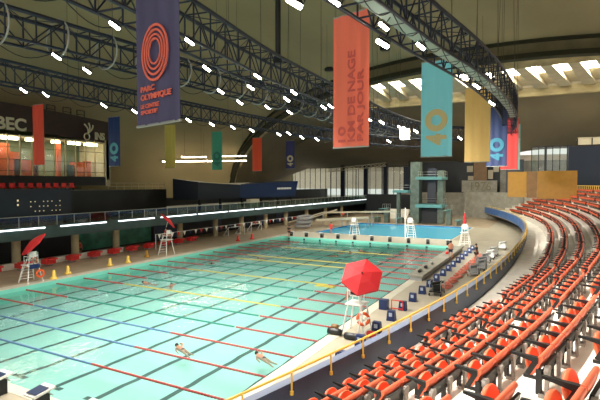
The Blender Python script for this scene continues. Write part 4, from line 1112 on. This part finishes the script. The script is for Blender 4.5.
# piled gear on the right deck under the stand
for i in range(9):
    y = 35.0+i*2.1; x = -6.75+.02*i
    T = thing('rope_bundle', (x, y, DK), 'bundle of coiled red lane floats on the right deck, %s from the near end' % ORD[i], 'rope bundle', 'red float bundles on the right deck')
    m = MB()
    for k in range(3): m.torus((x+.08*k, y+.4*k, DK+.12+.05*k), .3, .06, axis=Vector((.2*k, .15, 1)), N=14, n=5)
    m.build('coil', 'coilred', T)
for i, (x, y, mt, nm) in enumerate([(-5.4, 44.5, 'grey', 'dull grey'), (-5.6, 46.5, 'grey', 'grey'), (-5.5, 49.0, 'grey', 'light grey'), (-5.4, 51.6, 'white', 'white'), (-5.3, 54, 'steel', 'silver'), (-5.6, 41.5, 'grey', 'dark grey'), (-4.9, 59.5, 'white', 'large white'), (-6.9, 33.2, 'black', 'low black')]):
    T = thing('equipment_cart', (x, y, DK), '%s equipment cart against the stand, %s from the near end' % (nm, ORD[i]), 'cart', 'carts of gear below the stand')
    m = MB(); m.box((x, y, DK+.3), (.8, 1.3, .1)); m.box((x, y, DK+.52), (.6, .9, .34), rz=.3); m.tube((x-.25, y-.4, DK+.8), (x+.3, y+.4, DK+.85), .11, n=7); m.build('load', mt, T)
    m = MB()
    for sx in (-.38, .38):
        for sy in (-.6, .6): m.tube((x+sx, y+sy, DK+.1), (x+sx, y+sy, DK+1.0), .025, n=5)
    m.tube((x-.38, y-.6, DK+1.0), (x-.38, y+.6, DK+1.0), .025, n=5); m.tube((x+.38, y-.6, DK+1.0), (x+.38, y+.6, DK+1.0), .025, n=5); m.build('cart_frame', 'steel', T)
    for sx in (-.38, .38):
        for sy in (-.6, .6):
            m = MB(); m.tube((x+sx-.03, y+sy, DK+.1), (x+sx+.03, y+sy, DK+.1), .1, n=8); m.build('wheel', 'black', T)

# ------------------------------------------------------------------ people
def skin_body(name, joints, edges, rad, mt, parent, local=True):
    me = bpy.data.meshes.new(name); me.from_pydata([Vector(j) for j in joints], edges, []); me.materials.append(M[mt])
    o = bpy.data.objects.new(name, me); COL.objects.link(o)
    if parent: o.parent = parent
    o.modifiers.new('skin', 'SKIN'); o.modifiers.new('sub', 'SUBSURF').levels = 1; o.modifiers['sub'].render_levels = 1
    if not me.skin_vertices: me.attributes.new
    try: sv = me.skin_vertices[0].data
    except Exception:
        bpy.context.view_layer.objects.active = o
        bpy.ops.object.select_all(action='DESELECT'); o.select_set(True); bpy.ops.mesh.customdata_skin_add(); sv = me.skin_vertices[0].data
    for i, r in enumerate(rad): sv[i].radius = (r, r) if not isinstance(r, tuple) else r
    sv[0].use_root = True
    for p in me.polygons: p.use_smooth = True
    return o
BE = [(0, 1), (1, 2), (2, 3), (3, 4), (2, 5), (5, 6), (6, 7), (7, 8), (2, 9), (9, 10), (10, 11), (11, 12), (0, 13), (13, 14), (14, 15), (15, 16), (0, 17), (17, 18), (18, 19), (19, 20)]
BR = [.14, .13, .13, .055, .10, .06, .048, .038, .035, .06, .048, .038, .035, .09, .06, .045, .035, .09, .06, .045, .035]
def person(p, rz, label, pose='stand', shirt=None, shorts='navy2', hair='hair'):
    T = thing('person', p, label, 'person', None, rz)
    if pose == 'stand':
        J = [(0, 0, .95), (0, 0, 1.15), (0, 0, 1.38), (0, .0, 1.52), (0, -.02, 1.66), (.17, 0, 1.40), (.24, .02, 1.14), (.26, -.06, .90), (.26, -.09, .80), (-.17, 0, 1.40), (-.25, .02, 1.14), (-.22, -.12, .94), (-.2, -.16, .85), (.10, 0, .88), (.11, -.02, .48), (.12, .02, .08), (.12, -.14, .04), (-.10, 0, .88), (-.11, .04, .48), (-.13, .08, .08), (-.13, -.06, .04)]
        hz = 1.66; hy = -.02
    else:
        J = [(0, 0, .12), (0, .03, .32), (0, .05, .54), (0, .04, .68), (0, .0, .82), (.17, .05, .56), (.25, -.02, .32), (.22, -.22, .22), (.2, -.3, .2), (-.17, .05, .56), (-.25, -.02, .32), (-.22, -.22, .22), (-.2, -.3, .2), (.10, -.06, .12), (.13, -.46, .16), (.14, -.5, -.26), (.14, -.62, -.3), (-.10, -.06, .12), (-.13, -.46, .16), (-.14, -.5, -.26), (-.14, -.62, -.3)]
        hz = .82; hy = 0
    skin_body('body', J, BE, BR, 'skin', T)
    if shirt:
        a = [J[0], J[1], J[2], J[5], J[6], J[9], J[10]]; a[0] = (J[0][0], J[0][1], J[0][2]+.04)
        skin_body('shirt', a, [(0, 1), (1, 2), (2, 3), (3, 4), (2, 5), (5, 6)], [.165, .155, .15, .085, .065, .085, .065], shirt, T)
    k = lambda i, j, t: tuple(J[i][q]+(J[j][q]-J[i][q])*t for q in range(3))
    skin_body('shorts', [J[0], J[13], k(13, 14, .55), J[17], k(17, 18, .55)], [(0, 1), (1, 2), (0, 3), (3, 4)], [.165, .115, .09, .115, .09], shorts, T)
    m = MB(); m.lathe((0, hy+.025, hz), [(.012, .145), (.06, .135), (.10, .09), (.115, .03), (.112, -.01), (.09, -.06)], 12); m.build('hair', hair, T, local=True)
    return T
person(atz(449.5, 259, .8)+Vector((.1, 0, 0)), PI+.4, 'bare chested swimmer standing at the far right pool corner', 'stand', None, 'navy2')
person(atz(476, 261.5, .3), 1.2, 'person in dark clothes standing on the right deck by the gear', 'stand', 'black', 'black')
person(atz(289, 237.5, .3), .3, 'person in dark clothes at the far left pool corner', 'stand', 'metal', 'black')
person(atz(331, 233.5, .3), .2, 'person in red at the left end of the diving pool', 'stand', 'red', 'red')
person(atz(343, 220, .3), .2, 'person in red walking behind the diving pool', 'stand', 'red', 'black')
person(c+Vector((-.05, 0, 1.55+.45)), PI*1.5, 'lifeguard in a red shirt sitting under the big red umbrella', 'sit', 'red', 'black')
person(c2+Vector((.05, 0, 1.35+.45)), PI*.5, 'lifeguard in a white shirt sitting on the left chair', 'sit', 'white', 'navy2')
person(c3+Vector((.05, 0, 1.6+.45)), PI*.5, 'lifeguard in a red shirt on the chair midway along the left deck', 'sit', 'red', 'red')
person(atz(80, 257, .3), 1.5, 'person in pink standing by the left columns', 'stand', 'ropered', 'black')
# swimmers
def swimmer(p, rz, label, cap):
    T = thing('swimmer', p-Vector((0, 0, .05)), label, 'person', 'swimmers in the pool', rz); T.scale = (.85,)*3
    J = [(0, -.15, -.02), (0, .1, 0), (0, .35, .02), (0, .48, .05), (0, .62, .08), (.18, .36, .02), (.30, .52, .16), (.34, .80, .06), (.34, .9, .02), (-.18, .36, 0), (-.28, .2, -.05), (-.3, -.05, -.1), (-.3, -.14, -.12), (.09, -.25, -.04), (.1, -.62, -.08), (.1, -1.0, -.05), (.1, -1.15, -.04), (-.09, -.25, -.04), (-.12, -.62, -.06), (-.14, -1.0, -.12), (-.14, -1.15, -.14)]
    skin_body('body', J, BE, BR, 'skin', T)
    k = skin_body('swimsuit', [J[0], J[1], J[13], J[17]], [(0, 1), (0, 2), (0, 3)], [.15, .15, .105, .105], 'black', T)
    m = MB(); m.lathe((0, .62, .10), [(.012, .12), (.06, .11), (.10, .06), (.112, .0), (.09, -.05)], 12); m.build('swim_cap', cap, T, local=True)
    return T
swimmer(atz(182, 348.5, 0), -1.9+PI, 'swimmer with dark hair beside the nearest blue rope, front centre', 'hair')
swimmer(atz(263, 357, 0), 1.2, 'swimmer in a black suit nearest the right edge of the pool', 'black')
for i, (px, py) in enumerate([(171, 286), (148, 283), (262, 258), (212, 263), (333, 256), (338, 254), (350, 253), (363, 251)]):
    swimmer(atz(px, py, 0), .7+i, 'distant swimmer, %s' % ['left of the sparkling water', 'between red ropes on the left', 'among yellow ropes at centre', 'near the left edge of the pool', 'left of the far group', 'second of the far group', 'third of the far group', 'right of the far group'][i], 'hair')
# yellow float board in the pool
T = thing('float_mat', atz(325, 286.5, 0.02), 'yellow floating mat left of the big red umbrella', 'mat')
m = MB(); m.box((0, 0, .04), (1.6, .5, .08)); m.build('mat_body', 'ropeyellow', T, local=True)

# ------------------------------------------------------------------ world
W = bpy.data.worlds.new('World'); SC.world = W; W.use_nodes = True
nt = W.node_tree; bg = nt.nodes['Background']
bg.inputs['Color'].default_value = (1.0, .97, .9, 1); bg.inputs['Strength'].default_value = 1.05
SC.view_settings.view_transform = 'Standard'; SC.view_settings.look = 'None'; SC.view_settings.gamma = 1
SC.view_settings.use_curve_mapping = False; SC.view_settings.exposure = 0.06
SC.cycles.max_bounces = 6; SC.cycles.transparent_max_bounces = 10; SC.cycles.use_denoising = True
SC.cycles.sample_clamp_indirect = 6
